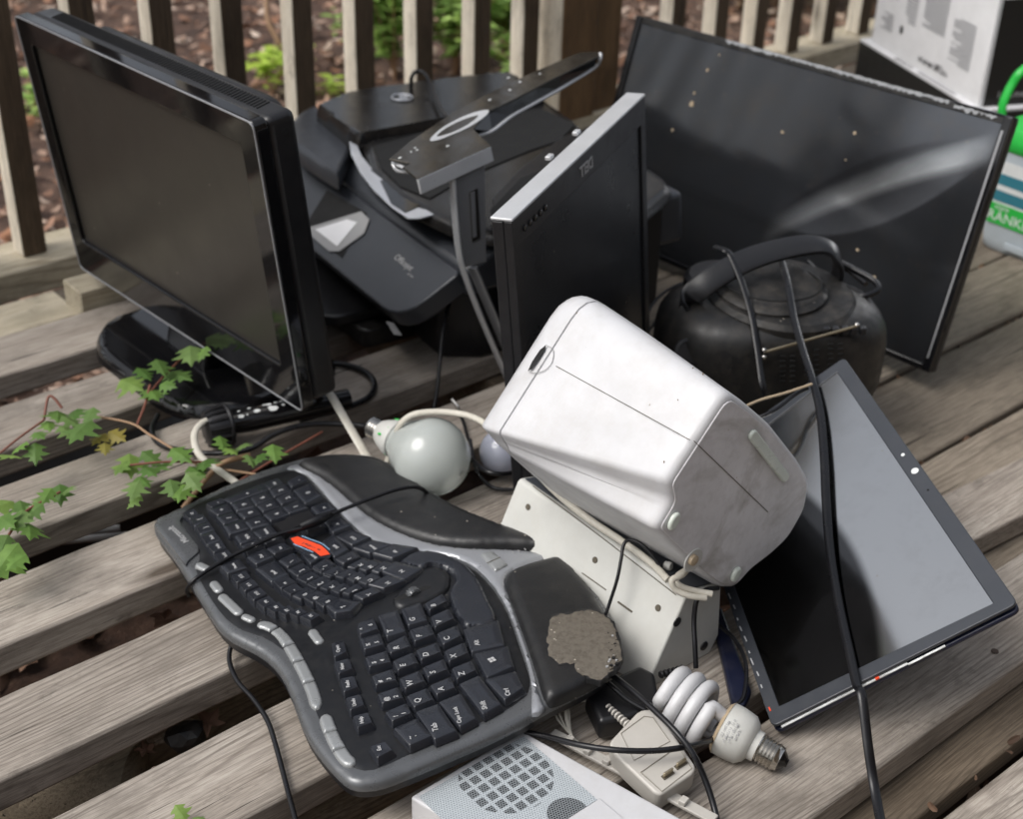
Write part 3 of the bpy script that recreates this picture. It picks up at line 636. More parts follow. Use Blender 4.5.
# ================================================================== TELEVISION
def nrm(v): v = np.array(v, float); return v/np.linalg.norm(v)
tv = thing('television', 'glossy black flat television on its foot at the left with a brown-grey screen', 'television', (.85, 1.62, 0))
bl, br_, tl = np.array([.784, 1.902, .055]), np.array([.812, 1.332, .061]), np.array([.742, 1.905, .445])
T = Frame(bl, br_-bl, tl-bl); W, H = .571, .392
def ring(fr, outer, inner, w0, w1):
    m = MB(); n = len(outer); V = fr.pts(outer, w1)+fr.pts(inner, w1)+fr.pts(inner, w0)+fr.pts(outer, w0)
    Fc = [(i, (i+1) % n, n+(i+1) % n, n+i) for i in range(n)]+[(n+i, n+(i+1) % n, 2*n+(i+1) % n, 2*n+i) for i in range(n)]+[(3*n+i, 3*n+(i+1) % n, (i+1) % n, i) for i in range(n)]+[(2*n+i, 2*n+(i+1) % n, 3*n+(i+1) % n, 3*n+i) for i in range(n)]
    return m.add(V, Fc)
out = round_poly([(0, 0), (W, 0), (W, H), (0, H)], .012); inn = round_poly([(.030, .056), (W-.036, .056), (W-.036, H-.036), (.030, H-.036)], .007)
ring(T, out, inn, -.018, .0).build('bezel', 'gloss', tv, bevel=.0022, smooth=35)
# satin edge line round the bezel
hl = [T.p(a, b, .0) for a, b in round_poly([(.0015, .0015), (W-.0015, .0015), (W-.0015, H-.0015), (.0015, H-.0015)], .011)]
MB().tube(hl+[hl[0]], .0013, 6, 1, spline=False).build('bezel_edge', 'silverd', tv, smooth=60)
MB().prism(T.pts([(.032, .056), (W-.038, .056), (W-.038, H-.036), (.032, H-.036)], -.006), -T.n*.004).build('screen', 'lcdtv', tv, smooth=0)
MB().prism(T.pts(round_poly([(.003, .003), (W-.003, .003), (W-.003, H-.003), (.003, H-.003)], .012), -.0185), -T.n*.040).build('housing', 'black', tv, bevel=.010, seg=4)
bk = MB().prism(T.pts(round_poly([(.07, .05), (W-.07, .05), (W-.07, H-.02), (.07, H-.02)], .03), -.058), -T.n*.035); bk.build('back_cover', 'black', tv, bevel=.012)
vt = MB()
for k in range(74):
    u = .05+k*.0066; vt.box(T.p(u, H-.0028, -.030), T.x*.0022, -T.n*.020-T.x*.004, T.y*.0008)
vt.build('vent_slots', 'void', tv, smooth=0)
MB().lathe(T.p(W-.0035, H-.025, -.040), T.x, [(0, .0001), (0, .005), (.0015, .005), (.0018, .0001)], 16).build('socket', 'void', tv)
Bf = Frame((.72, 1.70, 0), (0, -1, 0), (-1, 0, 0))   # u towards -Y, v towards -X, normal: (0,-1,0)x(-1,0,0)=(0,0,-1)
foot = [(.722, 1.735), (.714, 1.70), (.716, 1.60), (.722, 1.535), (.742, 1.492), (.80, 1.462), (.90, 1.455), (.965, 1.49), (.985, 1.60), (.965, 1.76), (.90, 1.80), (.79, 1.80), (.745, 1.775)]
Fz = Frame((0, 0, .004), (1, 0, 0), (0, 1, 0))
pillow('foot', smooth_poly(foot, 4), Fz, .014, .010, .007, 'gloss', tv, depth=.006)
MB().prism([(.80, 1.57, .014), (.86, 1.57, .014), (.88, 1.57, .12), (.825, 1.57, .12)], (0, .11, 0)).build('neck', 'gloss', tv, bevel=.008)

# ================================================================== PRINTER
pr = thing('printer', 'charcoal multifunction printer with tilted control panel behind the television', 'printer', (1.3, 1.65, 0))
yaw = -1.700; ex = np.array([math.cos(yaw), math.sin(yaw), 0]); ey = np.array([-math.sin(yaw), math.cos(yaw), 0])
PO = np.array([1.125, 1.935, 0]); PW, PD = .560, .425
def PL(x, y, z): return PO+ex*x+ey*y+np.array([0, 0, z])
def extr(prof, x0, x1): return MB().prism([PL(x0, y, z) for y, z in prof], ex*(x1-x0))
MB().prism([PL(*q) for q in [(.02, .04, .0), (PW-.05, .04, .0), (PW-.02, .09, .0), (PW-.02, PD-.02, 0), (.02, PD-.02, 0)]], (0, 0, .115)).build('body', 'black', pr, bevel=.014, seg=4)
MB().prism([PL(a, b, .03) for a, b in round_poly([(.09, -.085), (PW-.16, -.085), (PW-.16, .06), (.09, .06)], .035)], (0, 0, .018)).build('output_tray', 'black', pr, bevel=.004)
MB().prism([PL(a, b, .0) for a, b in round_poly([(.07, -.04), (PW-.13, -.04), (PW-.13, .06), (.07, .06)], .02)], (0, 0, .03)).build('paper_tray', 'blackd', pr, bevel=.004)
# scanner / upper body
extr([(.052, .118), (.050, .158), (.115, .190), (.20, .200), (PD, .200), (PD+.01, .118)], -.004, PW).build('scanner', 'printer', pr, bevel=.010, seg=4)
# control panel: sloped slab with rounded ends
A = PL(0, -.042, .098); B = PL(0, .050, .160)
PF = Frame(A, ex, B-A); pl = np.linalg.norm(B-A)
cp = round_poly([(-.004, 0), (PW-.02, 0), (PW-.004, pl*.9), (PW-.012, pl-.004), (-.004, pl-.004)], [.02, .055, .012, .004, .004])
MB().prism(PF.pts(cp, 0), -PF.n*.032).build('control_panel', 'printer', pr, bevel=.006, seg=4)
# touch screen placed on the panel
sp = PF.poly([(327, 190), (367, 213), (342, 258), (303, 229)], .0008)
MB().prism(PF.pts(sp, .0001), PF.n*.0008).build('display', 'void', pr, smooth=0)
lab = PF.poly([(303, 229), (361, 211), (369, 219), (364, 233), (339, 251), (329, 251)], .003)
MB().prism(PF.pts(lab, .002), PF.n*.0006).build('pale_patch', 'legendg', pr, smooth=0)  # pale flat shape lying over the display
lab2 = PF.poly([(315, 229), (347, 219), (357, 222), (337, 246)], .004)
MB().prism(PF.pts(lab2, .0032), PF.n*.0004).build('white_patch', 'carton', pr, smooth=0)  # smaller white shape on top of the pale one
q = PF.uv(404, 263); 
text('Officejet', PF.p(q[0], q[1], .0007), ex, PF.y, .014, 'legend', pr, 'lettering')
q = PF.uv(411, 276); scribble(PF.p(q[0], q[1], .0007), ex, PF.y, .016, .004, 'legendg', pr)
# lid : left block (page feeder cover), trim arc, recessed tray, right lid
def Lxy(px, py, z):
    d = at(px, py, z)-PO; return (d@ex, d@ey)
z1 = .212
feed = [Lxy(*p, z1+.012) for p in [(316, 104), (350, 90), (420, 80), (500, 71), (514, 72), (545, 96), (480, 110), (440, 120), (400, 127), (372, 132), (358, 136), (349, 131)]]
LF = Frame(PO+np.array([0, 0, z1-.004]), ex, ey)
pillow('feeder_cover', feed, LF, .0165, .005, .006, 'printertop', pr, depth=.03)
sb_ = [Lxy(*p, .196) for p in [(287, 126), (300, 112), (314, 104), (330, 115), (349, 131), (350, 150), (338, 174), (320, 163), (300, 149), (288, 141)]]
pillow('corner_cover', sb_, Frame(PO+np.array([0, 0, .190]), ex, ey), .006, .006, .005, 'printer', pr, depth=.02)
lidp = [Lxy(*p, z1) for p in [(362, 140), (380, 134), (440, 124), (545, 97), (575, 118), (602, 142), (640, 158), (668, 178), (672, 186), (640, 214), (600, 232), (520, 236), (460, 226), (434, 214), (395, 195), (368, 168)]]
pillow('lid', lidp, Frame(PO+np.array([0, 0, .200]), ex, ey), .010, .012, .008, 'printertop', pr, depth=.01)
rec = [Lxy(*p, z1) for p in [(374, 146), (430, 130), (540, 108), (575, 124), (560, 140), (530, 150), (470, 175), (430, 198), (400, 186), (382, 168)]]
MB().prism([LF.p(a, b, .0025) for a, b in rec], (0, 0, .0015)).build('tray_recess', 'void', pr, smooth=0)
slab = [Lxy(*p, z1+.006) for p in [(560, 140), (590, 128), (622, 152), (640, 160), (618, 186), (560, 202), (500, 222), (492, 200), (520, 170)]]
MB().prism([LF.p(a, b, .004) for a, b in slab], (0, 0, .010)).build('paper_support', 'black', pr, bevel=.003)
rec2 = [Lxy(*p, z1+.006) for p in [(520, 182), (570, 162), (556, 196), (545, 220), (500, 238), (490, 214)]]
MB().prism([LF.p(a, b, .0145) for a, b in rec2], (0, 0, .001)).build('recess', 'void', pr, smooth=0)
# bright curved trim
tin = [(349, 140), (351, 154), (360, 172), (374, 190), (392, 207), (408, 218)]; tout = [(356, 142), (362, 156), (375, 172), (392, 188), (418, 205), (436, 214)]
tr_ = [Lxy(*p, .207) for p in tin+[(420, 218)]+tout[::-1]]
MB().prism([PL(a, b, .2045) for a, b in tr_], (0, 0, .003)).build('curved_trim', 'chrome', pr, bevel=.0012)
tk = [Lxy(*p, .209) for p in [(380, 180), (400, 188), (424, 204), (405, 212), (391, 203)]]
MB().prism([PL(a, b, .208) for a, b in tk], (0, 0, .001)).build('trim_inlay', 'gloss', pr, smooth=0)
# logo on the feeder cover : round badge with two letters
q = Lxy(402, 97, z1+.015); lx, ly = nrm(at(420, 94, z1+.015)-at(392, 100, z1+.015)), nrm(at(402, 90, z1+.015)-at(402, 100, z1+.015))
lc = PL(q[0], q[1], z1+.0150); MB().tube([lc+ex*.017*math.cos(t)+ey*.017*math.sin(t) for t in np.linspace(0, 6.2832, 33)], .0011, 6, 1, spline=False).build('logo_ring', 'chrome', pr)
text('hp', lc+np.array([0, 0, .0002]), nrm(-ex+ey*.4), nrm(-ey-ex*.4), .026, 'chrome', pr, 'logo', ext=.0005, bold=.0004)
# side label
q = at(393, 330, .07)
sf = Frame(PL(PW-.035, .066, .05), (.7, -.72, 0), (0, 0, 1))
MB().prism([np.array(at(*p)) for p in [(386, 321, .075), (394, 323, .075), (402, 335, .062), (394, 334, .062)]], (-.001, -.001, 0)).build('small_label', 'legendg', pr, smooth=0)
# side cover at the near end
MB().prism([PL(PW+.001, .10, .03), PL(PW+.001, PD-.04, .03), PL(PW+.001, PD-.04, .185), PL(PW+.001, .13, .165)], ex*.006).build('side_cover', 'black', pr, bevel=.008)

# ================================================================== DETACHED MONITOR STAND
ms = thing('monitor_stand', 'detached silver monitor stand leaning against the printer, mirror-like base plate on top', 'monitor stand', (1.08, 1.36, 0))
zb = .292
base = [(389, 159), (409, 142), (431, 127), (453, 112.5), (483, 96), (507, 84), (540, 69), (580, 52), (600, 51.5), (599, 56), (560, 75), (511, 100.5), (489, 110.5), (473, 128.6), (491, 146), (418, 179), (403, 167), (411, 163)]
BT = Frame(at(440, 140, .345), nrm(at(590, 60, .375)-at(440, 140, .345)), np.array([-.5, .8, 0]))
def bp_(x, y, w=0): return BT.p(*BT.uv(x, y, w), w)
MB().prism([bp_(*p) for p in base], -BT.n*.003).build('base_plate', 'olive', ms, smooth=30, bevel=.0006)
# deep black skirt under the far edge of the arm, with a silver lip
up_ = [bp_(*p, -.0032) for p in [(473, 129), (489, 111), (511, 101), (535, 88), (560, 75.5), (599, 56)]]
lo_ = [bp_(*p, -.020) for p in [(474, 137), (492, 131), (512, 116), (535, 103), (560, 89), (594, 68)]]
V = up_+lo_+[p-BT.n*.001+BT.y*.002 for p in up_]+[p-BT.n*.001+BT.y*.002 for p in lo_]; n = 6
mk('skirt', V, [(i, i+1, n+i+1, n+i) for i in range(5)]+[(2*n+i, 3*n+i, 3*n+i+1, 2*n+i+1) for i in range(5)]+[(n+i, n+i+1, 3*n+i+1, 3*n+i) for i in range(5)]+[(i, 2*n+i, 2*n+i+1, i+1) for i in range(5)]+[(0, n, 3*n, 2*n), (n-1, 3*n-1, 4*n-1, 2*n-1)], 'gloss', ms, smooth=0)
MB().tube(lo_+[bp_(600, 60, -.008), bp_(600.5, 53, 0)], .0026, 8, 5).build('silver_lip', 'silver', ms, smooth=60)
f0, f1 = bp_(418, 179), bp_(491, 146); fd = nrm(f1-f0); dn = nrm(np.array([.10, -.25, -1.0]))
MB().prism([f0, f1, f1+dn*.020, f0+dn*.020], np.cross(fd, dn)*.004).build('flange', 'silver', ms, bevel=.0012)
MB().tube([bp_(404, 168, -.006), bp_(393, 163, -.010), bp_(398, 171, -.016), bp_(412, 172, -.016)], .0026, 6, 4).build('silver_lip', 'silver', ms, smooth=60)
ov = [(430, 140), (440, 130), (456, 120.5), (474, 113), (488, 110.5), (486, 116), (470, 127), (450, 136), (436, 141)]
MB().prism([BT.p(*q, .0002) for q in smooth_poly([BT.uv(*p) for p in ov], 3)], BT.n*.0008).build('worn_patch', 'silver', ms, smooth=0)
MB().prism([BT.p(*q, .0011) for q in smooth_poly([BT.uv(*p) for p in [(437, 137), (446, 129), (462, 121), (474, 117), (478, 117), (468, 125), (452, 133)]], 3)], BT.n*.0004).build('worn_patch', 'olive', ms, smooth=0)
for p in [(415, 148), (448, 146), (417, 150), (400, 158), (520, 82), (540, 74), (510, 90), (508, 78), (490, 100), (411, 152)]:
    c = bp_(*p); MB().prism([c+BT.x*math.cos(t)*random.uniform(.001, .004)+BT.y*math.sin(t)*random.uniform(.001, .002) for t in np.linspace(0, 5.6, 7)], BT.n*.0006).build('paint_chip', 'photow', ms, smooth=0)
# column standing in front of the printer, bent below
YC = 1.335
def cp3(px, py, d=0): return aty(px, py, YC-d)
MB().prism([cp3(455, 172), cp3(485, 158), cp3(487, 262), cp3(465, 268)], (0, .010, 0)).build('column', 'silverd', ms, bevel=.002)
MB().tube([cp3(452, 172), cp3(455, 215), cp3(459, 252), cp3(466, 278), cp3(480, 315), cp3(497, 355), cp3(507, 378)], .0062, 8, 6, flat=(.9, .6)).build('side_rail', 'silver', ms, smooth=45)
MB().tube([cp3(472, 266, -.006), cp3(480, 285, -.006), cp3(494, 318, -.006), cp3(508, 352, -.006), cp3(516, 378, -.006)], .010, 8, 6, flat=(1, .5)).build('lower_leg', 'silverd', ms, smooth=45)
MB().prism([cp3(469, 192, .001), cp3(477, 188, .001), cp3(480, 238, .001), cp3(472, 242, .001)], (0, -.001, 0)).build('slot', 'metal', ms, smooth=0)
MB().prism([cp3(470.5, 193, .0022), cp3(474.5, 191, .0022), cp3(476.5, 236, .0022), cp3(473, 238, .0022)], (0, -.0005, 0)).build('slot_shade', 'silverd', ms, smooth=0)

# ================================================================== UPSIDE-DOWN MONITOR
dm = thing('monitor', 'black monitor standing upside down in the middle, silver strip on top', 'monitor', (1.15, 1.18, 0))
V0 = np.array([.950, 1.084, 0]); tl_, tr2 = np.array([.939, 1.091, .371]), np.array([1.343, 1.289, .380]); bl_ = np.array([.960, 1.063, 0])
tl_, tr2 = onp(512, 222, [.95, 1.08, .37], np.array([.438, -.894, .09])), onp(645, 96, [.95, 1.08, .37], np.array([.438, -.894, .09]))
dn_ = np.array([.438, -.894, .091]); dn_ /= np.linalg.norm(dn_); xx = nrm(tr2-tl_); yy = np.cross(dn_, xx); DW = np.linalg.norm(tr2-tl_); DH = .372
D = Frame(tl_-yy*DH, xx, yy); th = .0245
ob_ = round_poly([(0, 0), (DW, 0), (DW, DH), (0, DH)], .003); ib_ = round_poly([(.017, .016), (DW-.017, .016), (DW-.017, DH-.034), (.017, DH-.034)], .002)
ring(D, ob_, ib_, -.010, 0).build('bezel', 'black', dm, bevel=.001)
MB().prism(D.pts([(.018, .017), (DW-.018, .017), (DW-.018, DH-.033), (.018, DH-.033)], -.003), -D.n*.003).build('screen', 'lcddell', dm, smooth=0)
MB().prism(D.pts([(0, 0), (DW, 0), (DW, DH-.0008), (0, DH-.0008)], -.0105), -D.n*(th-.0105)).build('housing', 'black', dm, bevel=.002)
MB().prism(D.pts(round_poly([(.06, .05), (DW-.06, .05), (DW-.06, DH-.05), (.06, DH-.05)], .02), -th-.0005), -D.n*.022).build('back_cover', 'black', dm, bevel=.006)
MB().box(D.p(-.0005, DH-.0002, -th-.001), D.x*(DW+.001), D.n*(th+.0015), D.y*.0035).build('silver_edge', 'silver', dm, bevel=.0012)
q = D.uv(587, 159); text('DELL', D.p(DW*.5, DH-.017, .0008), -D.x, -D.y, .019, 'legendg', dm, 'lettering', ext=.0006, bold=.0004)
for k, p in enumerate([(528, 215), (537, 209), (544, 203), (551, 198), (523, 218)]):
    q = D.uv(*p); MB().lathe(D.p(.030+k*.0145, DH-.019, 0), D.n, [(0, .0040), (.0020, .0038), (.0026, .0001)], 14).build('button', 'gloss', dm)
for u in (.20, .30):
    MB().box(D.p(u*DW*2.0, DH+.003, -th-.002), D.x*.012, -D.n*.007, D.y*.005).build('clip', 'silver', dm, bevel=.001)

# ================================================================== LARGE LEANING PANEL
sm = thing('broken_display', 'large frameless flat panel with torn top edge leaning at the back right', 'display', (1.66, 1.34, -.04))
SA = np.array([1.633, 1.70, -.032]); SB = np.array([1.652, .978, -.010]); ST = np.array([1.746, 1.714, .326])
S = Frame(SA, SB-SA, ST-SA); SW, SH = .723, .3755
# use the traced corners so that the outline is exact
cs = S.poly([(581, 227), (930, 373), (1014, 118), (638, 15)])
def sc4(u, v): 
    u, v = u/SW, v/SH; return cs[0]*(1-u)*(1-v)+cs[1]*u*(1-v)+cs[2]*u*v+cs[3]*(1-u)*v
def sp_(pts, w=0): return [S.p(*sc4(*p), w) for p in pts]
MB().prism(sp_([(0, 0), (SW, 0), (SW, SH), (0, SH)], -.004), -S.n*.014).build('back_shell', 'black', sm, bevel=.003)
MB().prism(sp_([(.09, .02), (SW-.09, .02), (SW-.09, SH-.12), (.09, SH-.12)], -.0185), -S.n*.025).build('back_cover', 'black', sm, bevel=.008)
mbs = MB(); mbs.add(sp_([(.012, .010), (SW-.014, .010), (SW-.014, SH-.012), (.012, SH-.012)], .0), [(0, 1, 2, 3)])
uvs = [(0, 0), (1, 0), (1, 1), (0, 1)]
gx, gy = 24, 14; V = []; UV = []; r = random.Random(5)
for j in range(gy+1):
    for i in range(gx+1):
        u, v = i/gx, j/gy; a = .012+(SW-.026)*u; b = .010+(SH-.022)*v
        V.append(sp_([(a, b)], .0003*math.sin(u*9)*math.cos(v*7))[0]); UV.append((u, v))
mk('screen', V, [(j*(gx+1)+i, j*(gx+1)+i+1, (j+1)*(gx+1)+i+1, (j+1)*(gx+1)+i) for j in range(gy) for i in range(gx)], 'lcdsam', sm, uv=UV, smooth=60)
for p, q, nm in [((0, 0), (.012, SH), 'bezel_side'), ((SW-.0135, 0), (SW, SH), 'bezel_side'), ((.0125, 0), (SW-.014, .0095), 'bezel_bottom')]:
    MB().prism(sp_([(p[0], p[1]), (q[0], p[1]), (q[0], q[1]), (p[0], q[1])], -.0035), S.n*.0075).build(nm, 'gloss', sm, bevel=.0015)
MB().prism(sp_([(SW-.010, .02), (SW-.0075, .02), (SW-.0065, SH-.02), (SW-.0105, SH-.02)], .0042), S.n*.0006).build('scuffed_strip', 'silverd', sm, smooth=0)
def ragged(u0, u1, v0, v1, seed, step=.006, amp=.4):
    r = random.Random(seed); n = int((u1-u0)/step); lo = [(u0+(u1-u0)*i/n, v0+(v1-v0)*amp*r.random()) for i in range(n+1)]; hi = [(u0+(u1-u0)*i/n, v1-(v1-v0)*amp*r.random()*.4) for i in range(n+1)]; return lo+hi[::-1]
MB().prism(sp_(ragged(.0125, SW-.014, SH-.0125, SH-.001, 1, .012, .3), -.001), S.n*.0012).build('torn_backing', 'blackd', sm, smooth=0)
MB().prism(sp_(ragged(.20, .62, SH-.0065, SH+.0004, 2, .003, .55), .0005), S.n*.0012).build('torn_film', 'film', sm, smooth=0)
MB().prism(sp_(ragged(.63, .70, SH-.011, SH-.002, 3, .004, .8), .0008), S.n*.0012).build('torn_film', 'film', sm, smooth=0)
MB().prism(sp_(ragged(.30, .60, SH-.0125, SH-.0085, 4, .007, .8), .002), S.n*.0008).build('torn_film', 'void', sm, smooth=0)
MB().prism(sp_([(SW-.016, SH-.0003), (SW+.0006, SH-.0003), (SW+.0006, SH+.0006), (SW-.10, SH+.0006)], -.014), S.n*.018).build('blue_edge', 'navy', sm, smooth=0)
fl = MB()
for (px, py, s, ) in [(708, 70, .0035), (692, 104, .006), (855, 133, .0035), (783, 132, .003), (858, 250, .003), (874, 278, .005), (695, 93, .003), (673, 130, .003), (838, 250, .0018), (846, 160, .0015), (720, 55, .002)]:
    c = S.p(*S.uv(px, py), .001); MB().prism([c+S.x*math.cos(t)*s*random.uniform(.5, 1)+S.y*math.sin(t)*s*random.uniform(.5, 1) for t in np.linspace(0, 5.6, 8)], S.n*.001).build('dirt_fleck', 'tcable', sm, smooth=0)

# ================================================================== TILTED SCREEN PANEL (webcam)
lp = thing('screen_panel', 'tilted grey-black screen panel with webcam dot and split lower edge at the right', 'screen', (1.05, .72, 0))
c1, c2, c3, c4 = np.array([1.297, .880, .178]), np.array([1.076, .496, .153]), np.array([.889, .613, .020]), None
nL = nrm(np.array([-.472, .216, .855])); o3 = c3
P1, P2_, P3 = onp(844, 357, c3, nL), onp(1018, 603, c3, nL), onp(772, 727, c3, nL); P4 = onp(683, 470, c3, nL)
Lf = Frame(P3, P2_-P3, np.cross(nL, P2_-P3))
def lq(p): q = p-Lf.o; return np.array([q@Lf.x, q@Lf.y])
qs = [lq(P3), lq(P2_), lq(P1), lq(P4)]     # near-left, right, far, hidden-left
def lw(u, v): return qs[0]*(1-u)*(1-v)+qs[1]*u*(1-v)+qs[2]*u*v+qs[3]*(1-u)*v
outp = round_poly([lw(0, 0), lw(1, 0), lw(1, 1), lw(0, 1)], .008)
scp = Lf.poly([(779, 706), (993, 603), (838, 372), (735, 440)]); scp[3] = lw(.04, .93); scp[2] = Lf.uv(837, 372)
innp = round_poly(scp, .0015)
pn = ring(Lf, outp, innp, -.004, 0); pn.build('bezel', 'printer', lp, bevel=.0012)
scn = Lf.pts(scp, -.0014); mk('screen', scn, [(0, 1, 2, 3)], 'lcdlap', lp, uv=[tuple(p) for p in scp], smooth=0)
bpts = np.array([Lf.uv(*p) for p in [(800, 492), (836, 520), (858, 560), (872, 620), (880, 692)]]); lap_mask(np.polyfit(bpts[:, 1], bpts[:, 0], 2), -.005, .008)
MB().prism(Lf.pts(round_poly([lw(0, 0), lw(1, 0), lw(1, 1), lw(0, 1)], .009), -.0095), -Lf.n*.006).build('back_cover', 'navy', lp, bevel=.002)
MB().prism(Lf.pts(round_poly([lw(.012, .02), lw(.985, .02), lw(.985, .98), lw(.012, .98)], .006), -.0042), -Lf.n*.0051).build('frame', 'void', lp)
for p, s, mt in [((903, 455), .0022, 'photow'), ((915, 471), .0042, 'photow'), ((928, 490), .0012, 'void')]:
    q = Lf.uv(*p); MB().lathe(Lf.p(*q, -.0001), Lf.n, [(0, s), (.0006, s), (.0008, .0001)], 18).build('webcam' if s > .004 else 'indicator', mt, lp)
stp = [Lf.p(*(lw(u, .0)+np.array([0, .0005])), -.0065) for u in np.linspace(.03, .55, 6)]
MB().tube(stp, .0016, 6, 4).build('light_strip', 'photow', lp, smooth=60)
stp = [Lf.p(*(lw(u, .0)+np.array([0, -.001])), -.0068) for u in np.linspace(.55, .70, 4)]
MB().tube(stp, .0012, 6, 4).build('light_strip', 'photow', lp, smooth=60)
MB().box(Lf.p(*lw(.42, -.004), -.006), Lf.x*.004, Lf.y*.002, Lf.n*.002).build('red_tab', 'red', lp, smooth=0)
MB().box(Lf.p(*lw(.0, .03), -.004), Lf.x*.014, Lf.y*.022, Lf.n*.003).build('circuit_piece', 'metal', lp, bevel=.001)
MB().box(Lf.p(*lw(.012, .045), -.0005), Lf.x*.0015, Lf.y*.005, Lf.n*.001).build('red_tab', 'red', lp, smooth=0)
chp = MB()
for k in range(9):
    v = .12+.32*k/8; chp.box(Lf.p(*lw(.012+.003*math.sin(k*2), v), .0003), Lf.x*.0012, Lf.y*random.uniform(.003, .012), Lf.n*.0006)
chp.build('chipped_edge', 'silver', lp, smooth=0)
prop = thing('electronics_box', 'low black electronics box mostly hidden beneath the raised edge of the tilted screen panel', 'box', (1.05, .72, 0))
MB().box((1.075, .60, .001), (.07, 0, 0), (0, .13, 0), (0, 0, .066)).build('body', 'black', prop, bevel=.004)
MB().box((1.08, .605, .0675), (.06, 0, 0), (0, .12, 0), (0, 0, .004)).build('lid', 'blackd', prop, bevel=.0015)
# ================================================================== WHITE BOXY DEVICE (lying on its side)
wd_ = thing('white_appliance', 'white plastic appliance lying on its side in the centre, soiled base turned forward', 'appliance', (.92, .80, .10))
YB, YF = .729, .960
bpx = [(727, 390), (748, 405), (772, 426), (800, 462), (811, 482), (806, 510), (790, 538), (772, 555), (752, 570), (738, 586), (722, 590), (700, 573), (654, 529), (664, 513), (671, 500), (667, 482)]
BB = np.array([aty(x, y, YB)[[0, 2]] for x, y in bpx])
fa, fj = aty(567, 279, YF)[[0, 2]], aty(474, 426, YF)[[0, 2]]
z0 = complex(*BB[0]); zj = complex(*BB[15]); k_ = (complex(*fa)-complex(*fj))/(z0-zj)
FF = np.array([[((complex(*b)-zj)*k_+complex(*fj)).real, ((complex(*b)-zj)*k_+complex(*fj)).imag] for b in BB])
FF[12] = aty(489, 441, YF)[[0, 2]]; FF[13] = FF[15]*.35+FF[12]*.65; FF[14] = FF[15]*.7+FF[12]*.3; FF[11] = FF[12]+(BB[11]-BB[12])*.8; FF[10] = FF[12]+(BB[10]-BB[12])*.85
def rp(P, q=0): return np.array(round_poly([tuple(p) for p in P], [.034, .015, .01, .01, .015, .012, .01, .01, .01, .01, .012, .02, .010, .004, .004, .010] if q else [.014, .01, .01, .01, .012, .01, .01, .01, .008, .006, .010, .012, .007, .008, .008, .006], 4))
BR, FR = rp(BB), rp(FF, 1); cb, cf_ = BR.mean(0), FR.mean(0)
secs = [(0.0, .945), (.004, .966), (.012, .983), (.026, .995), (.045, 1), (.12, 1), (.3, 1.004), (.5, 1.006), (.7, 1.004), (.855, .998), (.858, .986), (.862, .986), (.865, .998), (.92, .990), (.97, .97), (1.02, .93), (1.05, .87), (1.062, .78)]
V = []; nb = len(BR)
for t, s in secs:
    tt = min(t, 1.0); P = BR*(1-tt)+FR*tt; c = P.mean(0); P = c+(P-c)*s; y = YB+(YF-YB)*t
    V += [(p[0], y, p[1]) for p in P]
ns = len(secs); Fc = [(i*nb+j, i*nb+(j+1) % nb, (i+1)*nb+(j+1) % nb, (i+1)*nb+j) for i in range(ns-1) for j in range(nb)]+[tuple(range((ns-1)*nb, ns*nb))]
mk('shell', V, Fc, 'white', wd_, smooth=32)
sm_ = [i for i in range(nb)]; 
BFr = Frame((0, YB, 0), (1, 0, 0), (0, 0, 1))          # normal (0,-1,0)
bpoly = (BR-cb)*.942+cb
MB().prism([(p[0], YB-.0012, p[1]) for p in bpoly], (0, .004, 0)).build('base', 'whitebase', wd_, bevel=.001, smooth=30)
def by(px, py, d=.0015): return aty(px, py, YB-d)
for p, rr in [((672, 520), (.0095, .0065)), ((734, 573), (.0085, .0060))]:
    c = by(*p); m = MB(); ax = nrm([.62, 0, .78])
    a = np.array([.5, 0, .866]); b = np.array([.866, 0, -.5])
    pr_ = [c+a*rr[0]*math.cos(t)+b*rr[1]*math.sin(t) for t in np.linspace(0, 2*math.pi, 21)[:-1]]
    m.prism(pr_, (0, -.0052, 0)); m.build('rubber_foot', 'pad', wd_, bevel=.0030, seg=4, smooth=50)
a, b = by(751, 434), by(783, 476); dr = nrm(b-a); sd = np.cross(dr, [0, 1, 0]); 
L_ = [a+sd*.0055*math.cos(t)-dr*.0055*math.sin(t) for t in np.linspace(0, math.pi, 8)]+[b-sd*.0055*math.cos(t)+dr*.0055*math.sin(t) for t in np.linspace(0, math.pi, 8)]
MB().prism(L_, (0, -.0048, 0)).build('long_foot', 'pad', wd_, bevel=.0028, seg=4, smooth=50)
# round recess with the cord outlet and seam line across base and body
c = by(693, 560, .001); MB().lathe(c, (0, -1, 0), [(0, .013), (.0012, .0125), (.0014, .0001)], 26).build('cord_recess', 'white2', wd_)
MB().lathe(c+np.array([-.003, -.001, .003]), (0, -1, 0), [(0, .006), (.004, .0055), (.005, .003)], 18).build('strain_relief', 'tcable', wd_)
MB().tube([by(*p, .0016) for p in [(694, 441), (768, 512)]], .0004, 5, 4).build('seam', 'gap', wd_)
def side(px, py, t):  # point on the lit top face (plane through ridge edges a-j)
    Pa, Pj = V_a, V_j
    return onp(px, py, Pa, nT)
V_a = np.array([BB[0][0], YB, BB[0][1]]); V_j = np.array([BB[15][0], YB, BB[15][1]]); V_f = np.array([FF[15][0], YF, FF[15][1]]); nT = np.cross(V_j-V_a, V_f-V_a); nT /= np.linalg.norm(nT); nT = nT if nT@(CAM-V_a) > 0 else -nT
def tp(px, py, h=.001): return onp(px, py, V_a+nT*h, nT)
MB().tube([tp(*p, .0028) for p in [(556, 366), (690, 440)]], .00035, 5, 4).build('seam', 'gap', wd_)
